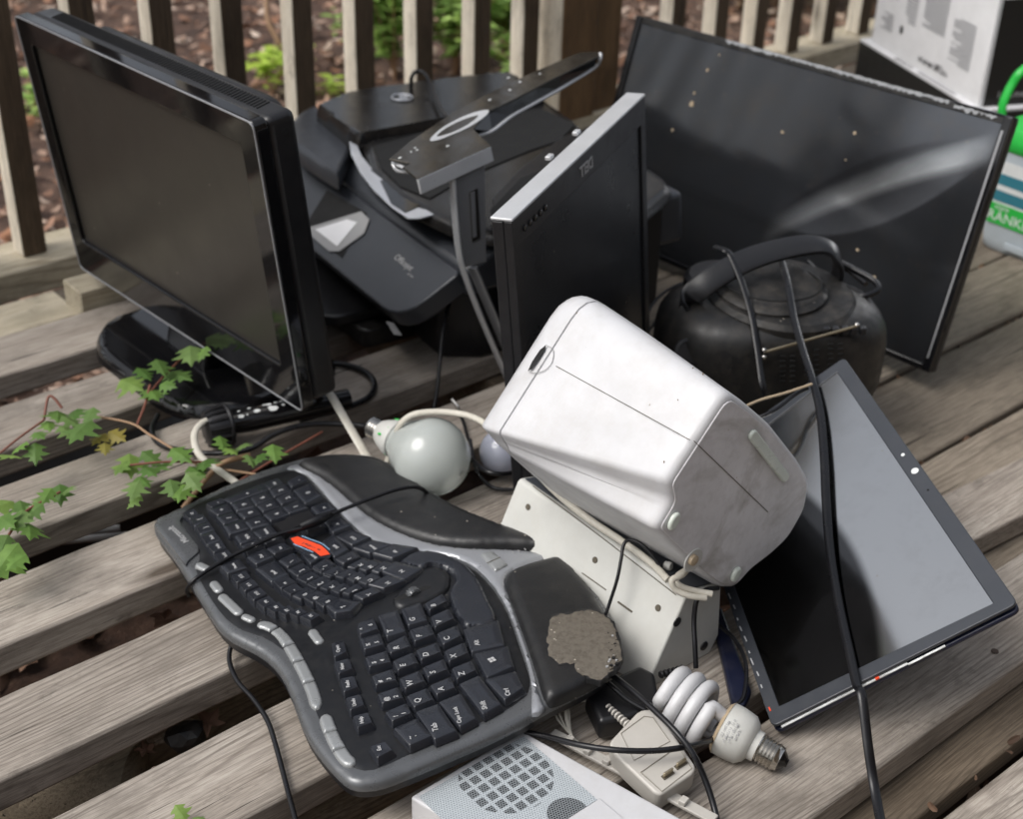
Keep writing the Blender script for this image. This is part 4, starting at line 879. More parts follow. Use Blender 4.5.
# finger notch in the front rim
MB().prism([tp(*p, .0030) for p in [(546, 345), (540, 350), (532, 362), (528, 371), (532, 369), (540, 358), (545, 350)]], nT*.0003).build('notch', 'void', wd_, smooth=0)
MB().tube([tp(*p, .0030) for p in [(546, 345), (553, 350), (552, 362), (545, 370), (535, 373), (528, 371)]], .0004, 5, 5).build('notch_rim', 'legendg', wd_)
rs = MB()
for p in [(577, 313), (678, 400), (703, 374), (693, 368), (664, 462), (650, 405)]:
    c = tp(*p, .001); MB().prism([c+np.array([math.cos(t), math.sin(t)*.3, math.sin(t)])*random.uniform(.0005, .0014) for t in np.linspace(0, 5.5, 6)], nT*.0004).build('dirt_fleck', 'tcable', wd_, smooth=0)

# ================================================================== WHITE WEDGE UNIT below it
wg = thing('white_wedge_box', 'white plastic casing standing on edge with dark screw holes under the white appliance', 'casing', (.88, .88, 0))
prof = [(.836, .001), (.842, .012), (.886, .102), (.890, .104), (.935, .092), (.940, .086), (.946, .020), (.935, .001)]
y0, y1 = .742, 1.005
MB().prism([(x, y0, z) for x, z in prof], (0, y1-y0, 0)).build('body', 'white2', wg, bevel=.003)
nW = nrm(np.cross([0, 1, 0], np.array([.886-.842, 0, .102-.012]))); nW = nW if nW@(CAM-np.array([.86, .85, .05])) > 0 else -nW
W0 = np.array([.842, .8, .012])+nW*.0004
def wp(px, py): return onp(px, py, W0, nW)
for p in [(528, 507), (595, 560), (658, 608)]:
    MB().lathe(wp(*p), nW, [(0, .0036), (.0006, .0034), (.0007, .0001)], 20).build('screw_hole', 'gap', wg)
ln = MB(); ln.tube([wp(533, 486), wp(605, 540), wp(676, 595)], .0006, 5, 3); ln.tube([wp(582, 573), wp(606, 590)], .0007, 5, 2, spline=False); ln.tube([wp(618, 602), wp(632, 612)], .0012, 5, 2, spline=False)
ln.build('seam', 'gap', wg)
for p in [(677, 622), (704, 646)]:
    MB().lathe(aty(*p, y0-.0006), (0, -1, 0), [(0, .0055), (.0010, .0052), (.0012, .0001)], 20).build('rubber_foot', 'black', wg)
MB().prism([(.893, .742+.004, .1035), (.935, .746, .0925), (.935, 1.0, .0925), (.893, 1.0, .1035)], (0, 0, .0015)).build('dark_top', 'printer', wg, bevel=.0005)
MB().lathe(at(655, 567, .104), (0, 0, 1), [(0, .002), (.002, .0018)], 12).build('green_lamp', 'green', wg)
MB().lathe(at(668, 566, .106), nrm([.3, -.9, .2]), [(-.004, .004), (-.003, .0048), (.003, .0048), (.004, .004)], 16).build('knob', 'white2', wg)

# ================================================================== SPEAKER GRILLE UNIT bottom
sk = thing('loudspeaker', 'flat white loudspeaker with perforated grey grille at the bottom edge under the keyboard', 'loudspeaker', (.62, .72, 0))
zt = .030
sA, sB, sC = at(410, 797, zt), at(521, 730, zt), at(720, 840, zt)
SF = Frame(sA, sB-sA, np.array([-1, 0, 0])); SF = Frame(sA, sB-sA, sC-sB)
if SF.n[2] < 0: SF = Frame(sB, sA-sB, sC-sB)
wS = np.linalg.norm(sB-sA); LS = np.linalg.norm(sC-sB)
def su(px, py, w=0): return SF.uv(px, py, w)
c0, c1_ = su(410, 797), su(521, 730); c2_ = su(740, 851); c3_ = c0+(c2_-c1_)
MB().prism(SF.pts(round_poly([c0, c1_, c2_, c3_], .004)), -SF.n*.030).build('cabinet', 'white', sk, bevel=.0025)
ct = (c0+c1_+c2_+c3_)/4
g1 = [su(*p, .001) for p in [(416, 797), (522, 736), (617, 787), (578, 819)]]
gd = su(521, 733)-su(410, 797); gd /= np.linalg.norm(gd); pd = np.array([-gd[1], gd[0]]); pd = pd if pd@(su(700, 819)-su(521, 733)) > 0 else -pd
wv = (su(521, 733)-su(410, 797))@gd
o_ = su(414, 797)
gl = (su(618, 787)-o_)@pd
gp = [o_+gd*.003+pd*.003, o_+gd*(wv-.004)+pd*.003, o_+gd*(wv-.004)+pd*gl, o_+gd*.003+pd*gl]
uvg = [((p-o_)@gd, (p-o_)@pd) for p in gp]
dc = su(506, 778)-o_; DC1 = (float(dc@gd), float(dc@pd)); dc = su(568, 814)-o_; DC2 = (float(dc@gd), float(dc@pd))
def grille():
    m, nt, b = nodes('perforated_grille'); uvn = N(nt, 'ShaderNodeUVMap'); sp = N(nt, 'ShaderNodeSeparateXYZ'); link(nt, uvn.outputs[0], sp.inputs[0])
    def M_(op, a, b_=None, c=None):
        n = N(nt, 'ShaderNodeMath', operation=op)
        for i, v in enumerate((a, b_, c)):
            if v is None: continue
            if isinstance(v, (int, float)): n.inputs[i].default_value = v
            else: link(nt, v, n.inputs[i])
        return n.outputs[0]
    x, y = sp.outputs[0], sp.outputs[1]; P = .0027
    iy = M_('FLOOR', M_('DIVIDE', y, P*.866)); off = M_('MULTIPLY', M_('MODULO', M_('ABSOLUTE', iy), 2.0), .5)
    fx = M_('SUBTRACT', M_('FRACT', M_('ADD', M_('DIVIDE', x, P), off)), .5); fy = M_('SUBTRACT', M_('FRACT', M_('DIVIDE', y, P*.866)), .5)
    d = M_('SQRT', M_('ADD', M_('MULTIPLY', fx, fx), M_('MULTIPLY', M_('MULTIPLY', fy, .866), M_('MULTIPLY', fy, .866))))
    hole = ramp(nt, d, [(.30, g3(1)), (.36, g3(0))])
    # round driver window with a lattice behind the mesh
    def disc(cx, cy, rad):
        dx = M_('SUBTRACT', x, cx); dy = M_('SUBTRACT', y, cy); dd = M_('SQRT', M_('ADD', M_('MULTIPLY', dx, dx), M_('MULTIPLY', dy, dy)))
        return M_('LESS_THAN', dd, rad)
    q = .0125
    gx_ = M_('ABSOLUTE', M_('SUBTRACT', M_('FRACT', M_('DIVIDE', x, q)), .5)); gy_ = M_('ABSOLUTE', M_('SUBTRACT', M_('FRACT', M_('DIVIDE', y, q)), .5))
    latt = M_('LESS_THAN', M_('MAXIMUM', gx_, gy_), .36)
    dark = M_('MAXIMUM', M_('MULTIPLY', disc(DC1[0], DC1[1], .044), latt), disc(DC2[0], DC2[1], .019))
    hc = mixc(nt, dark, (.30, .33, .35), (.008, .008, .009)); mc = mixc(nt, dark, (.50, .54, .56), (.22, .24, .25))
    c = mixc(nt, hole, mc, hc); link(nt, c, b.inputs['Base Color']); b.inputs['Roughness'].default_value = .4; b.inputs['Metallic'].default_value = .15
    inv = M_('MULTIPLY', hole, -1.0); bump(nt, b, inv, .5, .0006); return m
MAT['grille'] = grille()
gv = SF.pts(gp, .0006); mk('grille', gv, [(0, 1, 2, 3)], 'grille', sk, uv=uvg, smooth=0)
MB().prism(SF.pts([o_+gd*.050+pd*(gl+.001), o_+gd*(wv-.002)+pd*(gl+.001), o_+gd*(wv-.002)+pd*(gl+.16), o_+gd*.050+pd*(gl+.16)], .0003), SF.n*.0018).build('faceplate', 'white', sk, bevel=.0008)
# broken casing strip with clips beside it
cs_ = thing('casing_strip', 'beige plastic casing strip with small clips beside the white loudspeaker', 'casing', tuple(at(620, 760, 0)))
a, b = at(548, 738, .012), at(712, 826, .012); dd = nrm(b-a); nn = np.array([-dd[1], dd[0], 0]); nn = nn if nn@np.array([1, 1, 0]) > 0 else -nn
MB().box(a, b-a, nn*.012, (0, 0, .004)).build('strip', 'beige', cs_, bevel=.0012)
for t in (.1, .22, .34, .48, .62, .8): MB().box(a+(b-a)*t+np.array([0, 0, .0042]), dd*.007, nn*.009, (0, 0, .005)).build('clip', 'beige', cs_, bevel=.0008)

# ================================================================== BOOMBOX
bx_ = thing('radio', 'dusty black portable radio with carrying handle in front of the leaning panel', 'radio', (1.42, 1.09, -.0))
BC = np.array([1.395, 1.075, .075]); bxx = nrm([.80, -.60, 0]); byy = np.array([.60, .80, 0]); bz = np.array([0, 0, 1.])
def bb(a, b, c): return BC+bxx*a+byy*b+bz*c
V = []; nu, nv = 40, 22
def sgn(v, e): return math.copysign(abs(v)**e, v)
for i in range(nv+1):
    ph = -math.pi/2+math.pi*i/nv
    for j in range(nu):
        th = 2*math.pi*j/nu; cp_ = sgn(math.cos(ph), .34); x = .156*cp_*sgn(math.cos(th), .85); y = .105*cp_*sgn(math.sin(th), .75); z = .078*sgn(math.sin(ph), .56)
        V.append(bb(x, y, z-.0))
Fc = [(i*nu+j, i*nu+(j+1) % nu, (i+1)*nu+(j+1) % nu, (i+1)*nu+j) for i in range(nv) for j in range(nu)]
mk('body', V, Fc, 'blackd', bx_, smooth=60)
MB().lathe(bb(.010, .005, .066), nrm(bz+bxx*.03-byy*.05), [(0, .100), (.012, .101), (.018, .094), (.019, .0001)], 48).build('top_deck', 'dusttop', bx_, smooth=40)
MB().lathe(bb(-.005, .005, .084), nrm(bz-byy*.06), [(0, .075), (.005, .0755), (.009, .070), (.0105, .055), (.0085, .03), (.010, .0001)], 48).build('disc_lid', 'dusttop', bx_, smooth=40)
MB().lathe(bb(-.062, .050, .068), bz, [(0, .052), (.012, .051), (.018, .045), (.0185, .0001)], 36).build('rear_cover', 'black', bx_, smooth=40)
MB().tube([bb(-.005+.066*math.cos(t), .005+.066*math.sin(t), .0965-.06*.066*math.sin(t)) for t in np.linspace(0, 6.283, 40)], .0014, 6, 1).build('lid_groove', 'void', bx_)
for k in range(5):
    MB().box(bb(.045+.012*k, -.092, .066+.0), bxx*.009, byy*.010, bz*.010).build('button', 'black', bx_, bevel=.0015)
# handle: broad flat arch from the left shoulder over the top to the right
hp_ = [at(676, 330, .11), at(680, 312, .135), at(691, 297, .160), at(705, 284, .178), at(727, 270, .192), at(752, 258, .202), at(782, 249, .208), at(810, 244.5, .210), at(828, 247, .206), at(837, 257, .192), at(838, 272, .165), at(834, 286, .14)]
C_ = catmull(hp_, 6); T_ = np.gradient(np.array(C_), axis=0); m = MB(); Vh = []
for p, t in zip(C_, T_):
    t = nrm(t); wv_ = nrm(np.cross(t, nrm(np.array([.35, -.60, 1.0])))); up = np.cross(wv_, t)
    for a, b in [(-.012, -.003), (-.012, .002), (-.009, .004), (.009, .004), (.012, .002), (.012, -.003)]: Vh.append(p+wv_*a*1.35+up*b*1.1)
nh = len(C_); m.add(Vh, [(i*6+j, i*6+(j+1) % 6, (i+1)*6+(j+1) % 6, (i+1)*6+j) for i in range(nh-1) for j in range(6)]+[tuple(range(5, -1, -1)), tuple(range((nh-1)*6, nh*6))])
m.build('handle', 'black', bx_, smooth=35)
def onbody(px, py, grow=.002):
    d = ray(px, py); d = d/np.linalg.norm(d); lo = .5; 
    for k in range(700):
        t = 1.0+k*.0015; p = CAM+d*t; q = p-BC; a, b, c = abs(q@bxx)/(.156+grow), abs(q@byy)/(.105+grow), abs(q@bz)/(.080+grow)
        f_ = ((a**2.35+b**2.67)**(1/2.5))**5.9+c**3.57
        if f_ < 1: return p
    return None
MB().tube([onbody(765, 352, .010), onbody(857, 326, .013)], .0017, 8, 4).build('antenna', 'brass', bx_)
for p in [(764, 350), (764, 357), (857, 325)]:
    MB().lathe(onbody(*p, .012), (0, 0, 1), [(-.0030, .001), (-.0022, .003), (0, .0036), (.0022, .003), (.003, .001)], 16).build('antenna_knob', 'metal', bx_, smooth=60)
vn = MB()
for gx0 in (782, 806, 830):
    for k in range(6):
        for j in range(2 if gx0 != 830 else 2):
            p = onbody(gx0+j*10, 356+k*5-(gx0-782)*.25)
            if p is not None: vn.box(p-bxx*.003-byy*.001, bxx*.0065, bz*.0018, -byy*.0022)
vn.build('vent', 'void', bx_, smooth=0)
p = onbody(688, 352, .0); p = p if p is not None else bb(-.11, -.09, .02)
MB().lathe(p, nrm([-.45, -.75, .5]), [(-.002, .019), (.003, .0185), (.0035, .014), (.001, .0135), (.001, .0001)], 28).build('speaker_port', 'black', bx_, smooth=40)

# ================================================================== CARTONS AND TUB (upper right)
wc = thing('white_carton', 'white printed carton with black end panel standing on the flat black carton', 'carton', (2.6, 1.7, .05))
e1 = nrm([.41, .91, 0]); e2 = nrm([.91, -.41, 0]); zl = .055
K0 = at(978, 107, zl); KL = at(871, 42, zl); Lc = np.linalg.norm(KL-K0); e1 = nrm(KL-K0); e2 = np.array([e1[1], -e1[0], 0]); hh = .235
CF = Frame(K0, -e1, (0, 0, 1))
MB().box(K0+e2*.0, e1*Lc, e2*.30, (0, 0, hh)).build('box', 'carton', wc, bevel=.002)
MB().box(K0-e1*.0012+e2*.010, e2*.285, e1*.001, (0, 0, hh-.018)).build('end_panel', 'cartonk', wc, smooth=0)
def cfp(u, z, w=.0012): return K0+e1*u*Lc+np.array([0, 0, z])-e2*w
pt = MB(); rr_ = random.Random(4)
def para(u0, u1, z0, z1, n, skip=.0):
    for k in range(n):
        z = z0+(z1-z0)*k/n; e = u1 if rr_.random() > .25 else u0+(u1-u0)*rr_.uniform(.5, .9)
        pt.add([cfp(u0, z), cfp(e, z), cfp(e, z+(z1-z0)/n*.62), cfp(u0, z+(z1-z0)/n*.62)], [(0, 1, 2, 3)])
# u runs from near corner (0) to far corner (1)
for a_ in [(.12, .30, .055, .150, 20), (.36, .56, .095, .205, 24), (.62, .72, .085, .205, 16), (.80, .90, .120, .205, 9), (.82, .93, .045, .085, 7)]:
    pt = MB(); para(*a_); pt.build('printed_text', 'print', wc, smooth=0)
scribble(cfp(.42, .026), -e1, (0, 0, 1), .11, .015, 'ink', wc, seed=3)
MB().box(cfp(.72, .055), e1*.012, (0, 0, .016), -e2*.0005).build('mark', 'ink', wc, smooth=0)
scribble(K0-e1*.0026+e2*.075+np.array([0, 0, .022]), e2, (0, 0, 1), .07, .013, 'legend', wc, seed=5)
bc = thing('flat_black_carton', 'flat black carton with white lid lying under the white printed carton', 'carton', (2.5, 1.7, -.04))
MB().box(K0+e1*(-.02)-e2*.010+np.array([0, 0, -.0995]), e1*(Lc+.055), e2*.34, (0, 0, .0925)).build('box', 'cartonk', bc, bevel=.002)
MB().box(K0+e1*(-.018)-e2*.009+np.array([0, 0, -.0067]), e1*(Lc+.052), e2*.337, (0, 0, .006)).build('lid', 'carton', bc, bevel=.0012)
MB().box(K0+e1*(Lc*.18)-e2*.0085+np.array([0, 0, -.0004]), e1*.15, e2*.03, (0, 0, .0006)).build('grey_flap', 'print', bc, smooth=0)
scribble(K0+e1*(Lc*.66)-e2*.004+np.array([0, 0, -.0005]), -e1, e2, .07, .012, 'ink', bc, seed=6)
tb = thing('plastic_tub', 'pale plastic tub with green lid, green carrying handle and printed label at the right edge', 'tub', (2.28, 1.13, -.045))
t0 = at(975, 243, -.045); t1 = at(1023, 262, -.045); td = nrm(t1-t0); tn = np.array([-td[1], td[0], 0]); tn = tn if tn@np.array([1, .3, 0]) > 0 else -tn
def TBp(u, v, z): return t0+td*u+tn*v+np.array([0, 0, z])
def tubsec(s, z): 
    w, d = .30, .20; c = [w/2, d/2]; return [TBp(c[0]+(a-c[0])*s, c[1]+(b-c[1])*s, z) for a, b in round_poly([(0, 0), (w, 0), (w, d), (0, d)], .03)]
S_ = [tubsec(.96, .0), tubsec(.985, .004), tubsec(1.0, .02), tubsec(1.04, .185)]; n = len(S_[0])
m = MB().add([p for s in S_ for p in s], [(i*n+j, i*n+(j+1) % n, (i+1)*n+(j+1) % n, (i+1)*n+j) for i in range(3) for j in range(n)]+[tuple(range(n-1, -1, -1)), tuple(range(3*n, 4*n))]); m.build('body', 'tub', tb, smooth=40)
m = MB(); S_ = [tubsec(1.06, .183), tubsec(1.10, .19), tubsec(1.10, .205), tubsec(1.03, .222), tubsec(.9, .226)]; m.add([p for s in S_ for p in s], [(i*n+j, i*n+(j+1) % n, (i+1)*n+(j+1) % n, (i+1)*n+j) for i in range(4) for j in range(n)]+[tuple(range(n-1, -1, -1)), tuple(range(4*n, 5*n))]); m.build('lid', 'green', tb, smooth=40)
def tfp(u, z, w=.004): return TBp(u, -w-.000-(z/.165)*.004, z)
def tpan(nm, u0, u1, z0, z1, mt, w): MB().add([tfp(u0, z0, w), tfp(u1, z0, w), tfp(u1, z1, w), tfp(u0, z1, w)], [(0, 1, 2, 3)]).build(nm, mt, tb, smooth=0)
tpan('label', .012, .28, .055, .165, 'photow', .001); tpan('label_band', .012, .28, .050, .088, 'green', .0016); tpan('label_picture', .018, .105, .092, .142, 'photo', .0016); tpan('label_highlight', .020, .09, .112, .122, 'photow', .0020); tpan('label_block', .112, .28, .09, .145, 'green', .0016)
text('RÄNKE', tfp(.055, .064, .0024), td, (0, 0, 1), .026, 'photow', tb, 'lettering'); text('STEME', tfp(.04, .081, .0024), td, (0, 0, 1), .010, 'photow', tb, 'lettering')
MB().box(tfp(.06, .012, .004), td*.12, -tn*.003, (0, 0, .012)).build('foot_rim', 'tub', tb, bevel=.001)
MB().tube([at(1002, 118, .155), at(1003, 104, .18), at(1012, 84, .215), at(1023, 70, .24), at(1045, 58, .25), at(1075, 62, .235), at(1090, 80, .20)], .0085, 10, 6, flat=(1, .6)).build('handle', 'green', tb, smooth=60)

# ================================================================== BULBS
def glassmat(name, col, tr=.35, rough=.35):
    m, nt, b = nodes(name); b.inputs['Base Color'].default_value = (*col, 1); b.inputs['Roughness'].default_value = .22
    b.inputs['Transmission Weight'].default_value = tr; b.inputs['IOR'].default_value = 1.3; b.inputs['Coat Weight'].default_value = .8; b.inputs['Coat Roughness'].default_value = .04
    b.inputs['Subsurface Weight'].default_value = 0.0; return m
MAT['frost'] = glassmat('frosted_glass', (.66, .70, .67), .45); MAT['frostb'] = glassmat('bluish_glass', (.42, .44, .52), .25)
gb = thing('light_bulb', 'large frosted globe bulb with pale collar lying beside the keyboard palm rest', 'light bulb', (.92, 1.15, 0))
gc = at(431, 457, .0495); na = at(386, 434, .052)-gc; na /= np.linalg.norm(na); r_ = .049
pf = [( -r_*math.cos(t), r_*math.sin(t)) for t in np.linspace(0.05, 2.45, 22)]
neck = [(h, q) for h, q in pf if h < .020]+[(.026, .0395), (.033, .0362), (.041, .0315), (.048, .0265), (.054, .0225), (.060, .0195)]
MB().lathe(gc, na, neck, 40).build('globe', 'frost', gb, smooth=60)
MB().lathe(gc-na*.0487, -na, [(0, .0045), (.0006, .003), (.0008, .0001)], 20).build('tip_mark', 'frost', gb, smooth=60)
MB().lathe(gc, na, [(.054, .0215), (.056, .0240), (.062, .0238), (.077, .018), (.083, .0145)], 32).build('collar', 'white2', gb, smooth=40)
MB().lathe(gc, na, [(.082, .0125)]+[(.083+k*.0022, .0135 if k % 2 else .0122) for k in range(8)]+[(.101, .011), (.105, .006), (.106, .001)], 24).build('screw_cap', 'metal', gb, smooth=50)
m = MB(); 
for a0, h in [(0.4, .061), (1.0, .068), (2.2, .058), (-.5, .066)]:
    ax1 = nrm(np.cross(na, [0, 0, 1])); ax2 = np.cross(na, ax1); 
    c = gc+na*h+(ax2*math.cos(a0)+ax1*math.sin(a0))*-.0222*(1 if ax2[2] < 0 else -1); m.prism([c+na*.0042*math.cos(t)*random.uniform(.5, 1)+ax1*.0026*math.sin(t) for t in np.linspace(0, 5.4, 7)], (0, 0, .0008))
m.build('paint_fleck', 'green', gb, smooth=0)
g2 = thing('light_bulb', 'smaller bluish frosted bulb half hidden under the white appliance', 'light bulb', tuple(at(500, 465, 0)))
gc2 = at(503, 452, .034); n2 = nrm([.55, .75, .05]); r2 = .030
MB().lathe(gc2, n2, [(-r2*math.cos(t), r2*math.sin(t)) for t in np.linspace(.05, 2.3, 18)]+[(.034, .014)], 32).build('globe', 'frostb', g2, smooth=60)
MB().lathe(gc2, n2, [(.033, .015), (.05, .014), (.062, .0125), (.064, .011), (.082, .011), (.085, .004)], 24).build('collar', 'white2', g2, smooth=40)

cf = thing('spiral_lamp', 'white compact fluorescent spiral lamp with screw cap lying in front of the tilted screen panel', 'light bulb', tuple(at(715, 725, 0)))
A_ = at(672, 703, .034); Bq = at(742, 735, .030); axd = nrm(at(790, 762, .016)-at(680, 700, .037)); 
u1 = nrm(np.cross(axd, [0, 0, 1])); u2 = np.cross(u1, axd)
cA = at(664, 694, .036)
hel = []
for k in range(150):
    t = k/149; ang = 2*math.pi*3.1*t+.6; rad = .0295-.005*abs(t-.5); hel.append(cA+axd*(.004+.046*t)+(u1*math.cos(ang)+u2*math.sin(ang))*rad)
end = cA+axd*.068; hel = [cA+axd*.058+u2*-.006, cA+axd*.035+u2*-.004, cA+axd*.012+u1*.004, cA+axd*.002+u1*.014]+hel+[hel[-1]*.5+(end+u2*.012)*.5, end+u2*.012]
MB().tube(hel, .0071, 12, 2).build('spiral_tube', 'white', cf, smooth=60)
MB().tube([cA+axd*.040-u2*.016, cA+axd*.055-u2*.014, end-u2*.012], .0071, 12, 4).build('tube_end', 'white', cf, smooth=60)
bo = cA+axd*.064
MB().lathe(bo, axd, [(0, .024), (.002, .0268), (.012, .0272), (.026, .0255), (.032, .020), (.034, .0155), (.040, .015)], 40).build('ballast', 'white2', cf, smooth=40)
MB().lathe(bo, axd, [(-.001, .0235), (.0025, .0275)], 40).build('yellowed_ring', 'tcable', cf, smooth=40)
MB().lathe(bo, axd, [(.0395, .0130)]+[(.0410+k*.0019, .0146 if k % 2 else .0126) for k in range(11)]+[(.0635, .0122)], 30).build('screw_cap', 'metal', cf, smooth=50)
MB().lathe(bo, axd, [(.0630, .0116), (.068, .0070), (.0695, .0048), (.071, .004), (.0712, .0002)], 20).build('contact', 'gloss', cf, smooth=40)
vd = nrm(CAM-bo); vd = nrm(vd-axd*(vd@axd)); td_ = nrm(np.cross(axd, vd))
for k, wd0 in enumerate([.016, .024, .020, .012]):
    scribble(bo+axd*(.007+k*.0042)+vd*.0272, td_, -axd, wd0, .0030, 'legendg', cf, seed=k)

# ================================================================== ADAPTERS
pa = thing('power_adapter', 'beige plug-in power adapter with two flat prongs lying beside the white loudspeaker', 'power adapter', tuple(at(660, 745, 0)))
AF_t = [(648, 708), (662, 716), (697, 768), (694, 774), (660, 797), (654, 794), (608, 748), (612, 730), (640, 710)]
AFr = Frame(at(655, 750, .038), nrm(at(660, 797, .030)-at(612, 735, .042)), nrm(at(695, 768, .036)-at(660, 797, .030)))
if AFr.n[2] < 0: AFr = Frame(at(655, 750, .038), nrm(at(695, 768, .036)-at(660, 797, .030)), nrm(at(660, 797, .030)-at(612, 735, .042)))
apx = [(609, 742), (640, 709), (656, 709), (696, 766), (694, 773), (661, 795), (655, 793), (612, 752)]
ap = round_poly(AFr.poly(apx), [.006, .012, .012, .004, .004, .004, .004, .006], 4)
MB().prism(AFr.pts(ap), -AFr.n*.026).build('body', 'beige', pa, bevel=.0032, seg=4)
i1 = AFr.poly([(621, 733), (644, 716), (653, 717), (670, 741), (634, 760)], .001); MB().tube([AFr.p(*q, .0003) for q in i1+[i1[0]]], .0005, 5, 2, spline=False).build('embossed_line', 'gapl', pa)
i1 = AFr.poly([(641, 772), (678, 746), (692, 768), (662, 791)], .001); MB().tube([AFr.p(*q, .0003) for q in i1+[i1[0]]], .0006, 5, 2, spline=False).build('embossed_line', 'gapl', pa)
for p in [(666, 774), (679, 764)]:
    c = AFr.p(*AFr.uv(*p), 0); lx_ = nrm(AFr.p(*AFr.uv(692, 757))-AFr.p(*AFr.uv(660, 778))); ly_ = np.cross(AFr.n, lx_)
    MB().box(c-lx_*.005-ly_*.003, lx_*.011, ly_*.0022, AFr.n*.007).build('prong', 'brass', pa, bevel=.0006)
    MB().box(c-lx_*.006-ly_*.0045, lx_*.013, ly_*.005, AFr.n*.0012).build('prong_base', 'gap', pa, bevel=.0004)
sr = [at(628, 725, .034), at(617, 714, .033), at(606, 705, .03)]
m = MB(); q0, q1 = np.array(sr[0]), np.array(sr[2])
for k in range(7): m.lathe(q0+(q1-q0)*k/7, q1-q0, [(0, .0042-.0002*k), (.0018, .0046-.0002*k), (.0024, .0038-.0002*k)], 14)
m.build('strain_relief', 'beige', pa, smooth=40)
MB().tube([sr[2], at(595, 701, .024), at(570, 700, .018), at(548, 698, .012)], .0019, 8, 5).build('cord', 'wcable', pa)
ba = thing('power_adapter', 'black power adapter in the shadow between the keyboard and the spiral lamp', 'power adapter', tuple(at(610, 700, 0)))
q = [at(585, 690, .034), at(640, 664, .036), at(655, 672, .034), at(660, 700, .030), at(632, 716, .030), at(600, 722, .030)]
MB().prism(q, (0, 0, -.026)).build('body', 'black', ba, bevel=.005, seg=4)
m = MB(); q0, q1 = at(660, 675, .026), at(685, 668, .024)
for k in range(6): m.lathe(q0+(q1-q0)*k/6, q1-q0, [(0, .0035), (.002, .0042), (.003, .0032)], 12)
m.build('strain_relief', 'black', ba, smooth=40)
dk_ = thing('power_strip', 'dark navy plastic piece lying under the left edge of the tilted screen panel', 'plastic piece', tuple(at(735, 660, 0)))
MB().prism([at(*p, .012) for p in [(712, 612), (722, 606), (752, 690), (744, 706), (733, 706)]], (0, 0, -.011)).build('body', 'navy', dk_, bevel=.003)
wb = thing('wire_bundle', 'bundle of thin white wires tied with a blue band beside the beige adapter', 'wires', tuple(at(565, 725, 0)))
r = random.Random(9)
for k in range(9):
    e = (545+r.uniform(-6, 14), 690+r.uniform(-8, 12)); m_ = (562+r.uniform(-9, 12), 712+r.uniform(-4, 4)); z = r.uniform(.006, .02)
    MB().tube([at(e[0]+k*3.5, e[1], z+.006), at(*m_, z+.012), at(573, 738, .010), at(590+r.uniform(-4, 10), 752+r.uniform(-3, 6), z)], .0011, 6, 6).build('wire', 'wcable', wb)
MB().tube([at(570, 736, .006), at(572, 741, .014), at(577, 743, .006)], .002, 6, 4).build('blue_band', 'blue', wb)

# black ribbed connector with paint flecks by the television foot
rc = thing('ribbed_connector', 'black ribbed plastic connector with flaking white paint beside the television foot', 'connector', tuple(at(240, 430, 0)))
a, b = at(204, 430, .031), at(300, 409, .026); d_ = nrm(b-a)
MB().lathe(a, d_, [(0, .013), (.003, .021), (.010, .0235), (.030, .025), (.034, .025), (.035, .015)], 24).build('collar', 'black', rc, smooth=40)
m = MB(); e1_ = nrm(np.cross(d_, [0, 0, 1])); e2_ = np.cross(e1_, d_)
for k in range(14):
    t = k/14*6.283; o_1 = e1_*math.cos(t)+e2_*math.sin(t); m.tube([a+d_*.003+o_1*.0215, a+d_*.016+o_1*.0255, a+d_*.033+o_1*.0265], .0022, 6, 3)
m.tube([a+d_*.030+(e1_*math.cos(t)+e2_*math.sin(t))*.0265 for t in np.linspace(0, 6.283, 25)], .0028, 6, 1)
m.build('rib', 'black', rc)
MB().lathe(a, d_, [(.032, .013), (.06, .0155), (.10, .015), (.15, .015), (.20, .013)], 20).build('sleeve', 'gloss', rc, smooth=40)
m = MB(); r = random.Random(2)
for k in range(26):
    h = .045+r.random()*.075 if k < 20 else .12+r.random()*.04; t = r.uniform(-2.2, -.2); o_1 = e1_*math.cos(t)*-1+e2_*abs(math.sin(t)); c = a+d_*h+nrm(o_1)*.0152; s1 = r.uniform(.0015, .0075)
    m.prism([c+d_*s1*math.cos(w)*r.uniform(.6, 1.1)+np.cross(nrm(o_1), d_)*s1*.6*math.sin(w) for w in np.linspace(0, 5.4, 7)], nrm(o_1)*.0008)
m.build('paint_fleck', 'photow', rc, smooth=0)
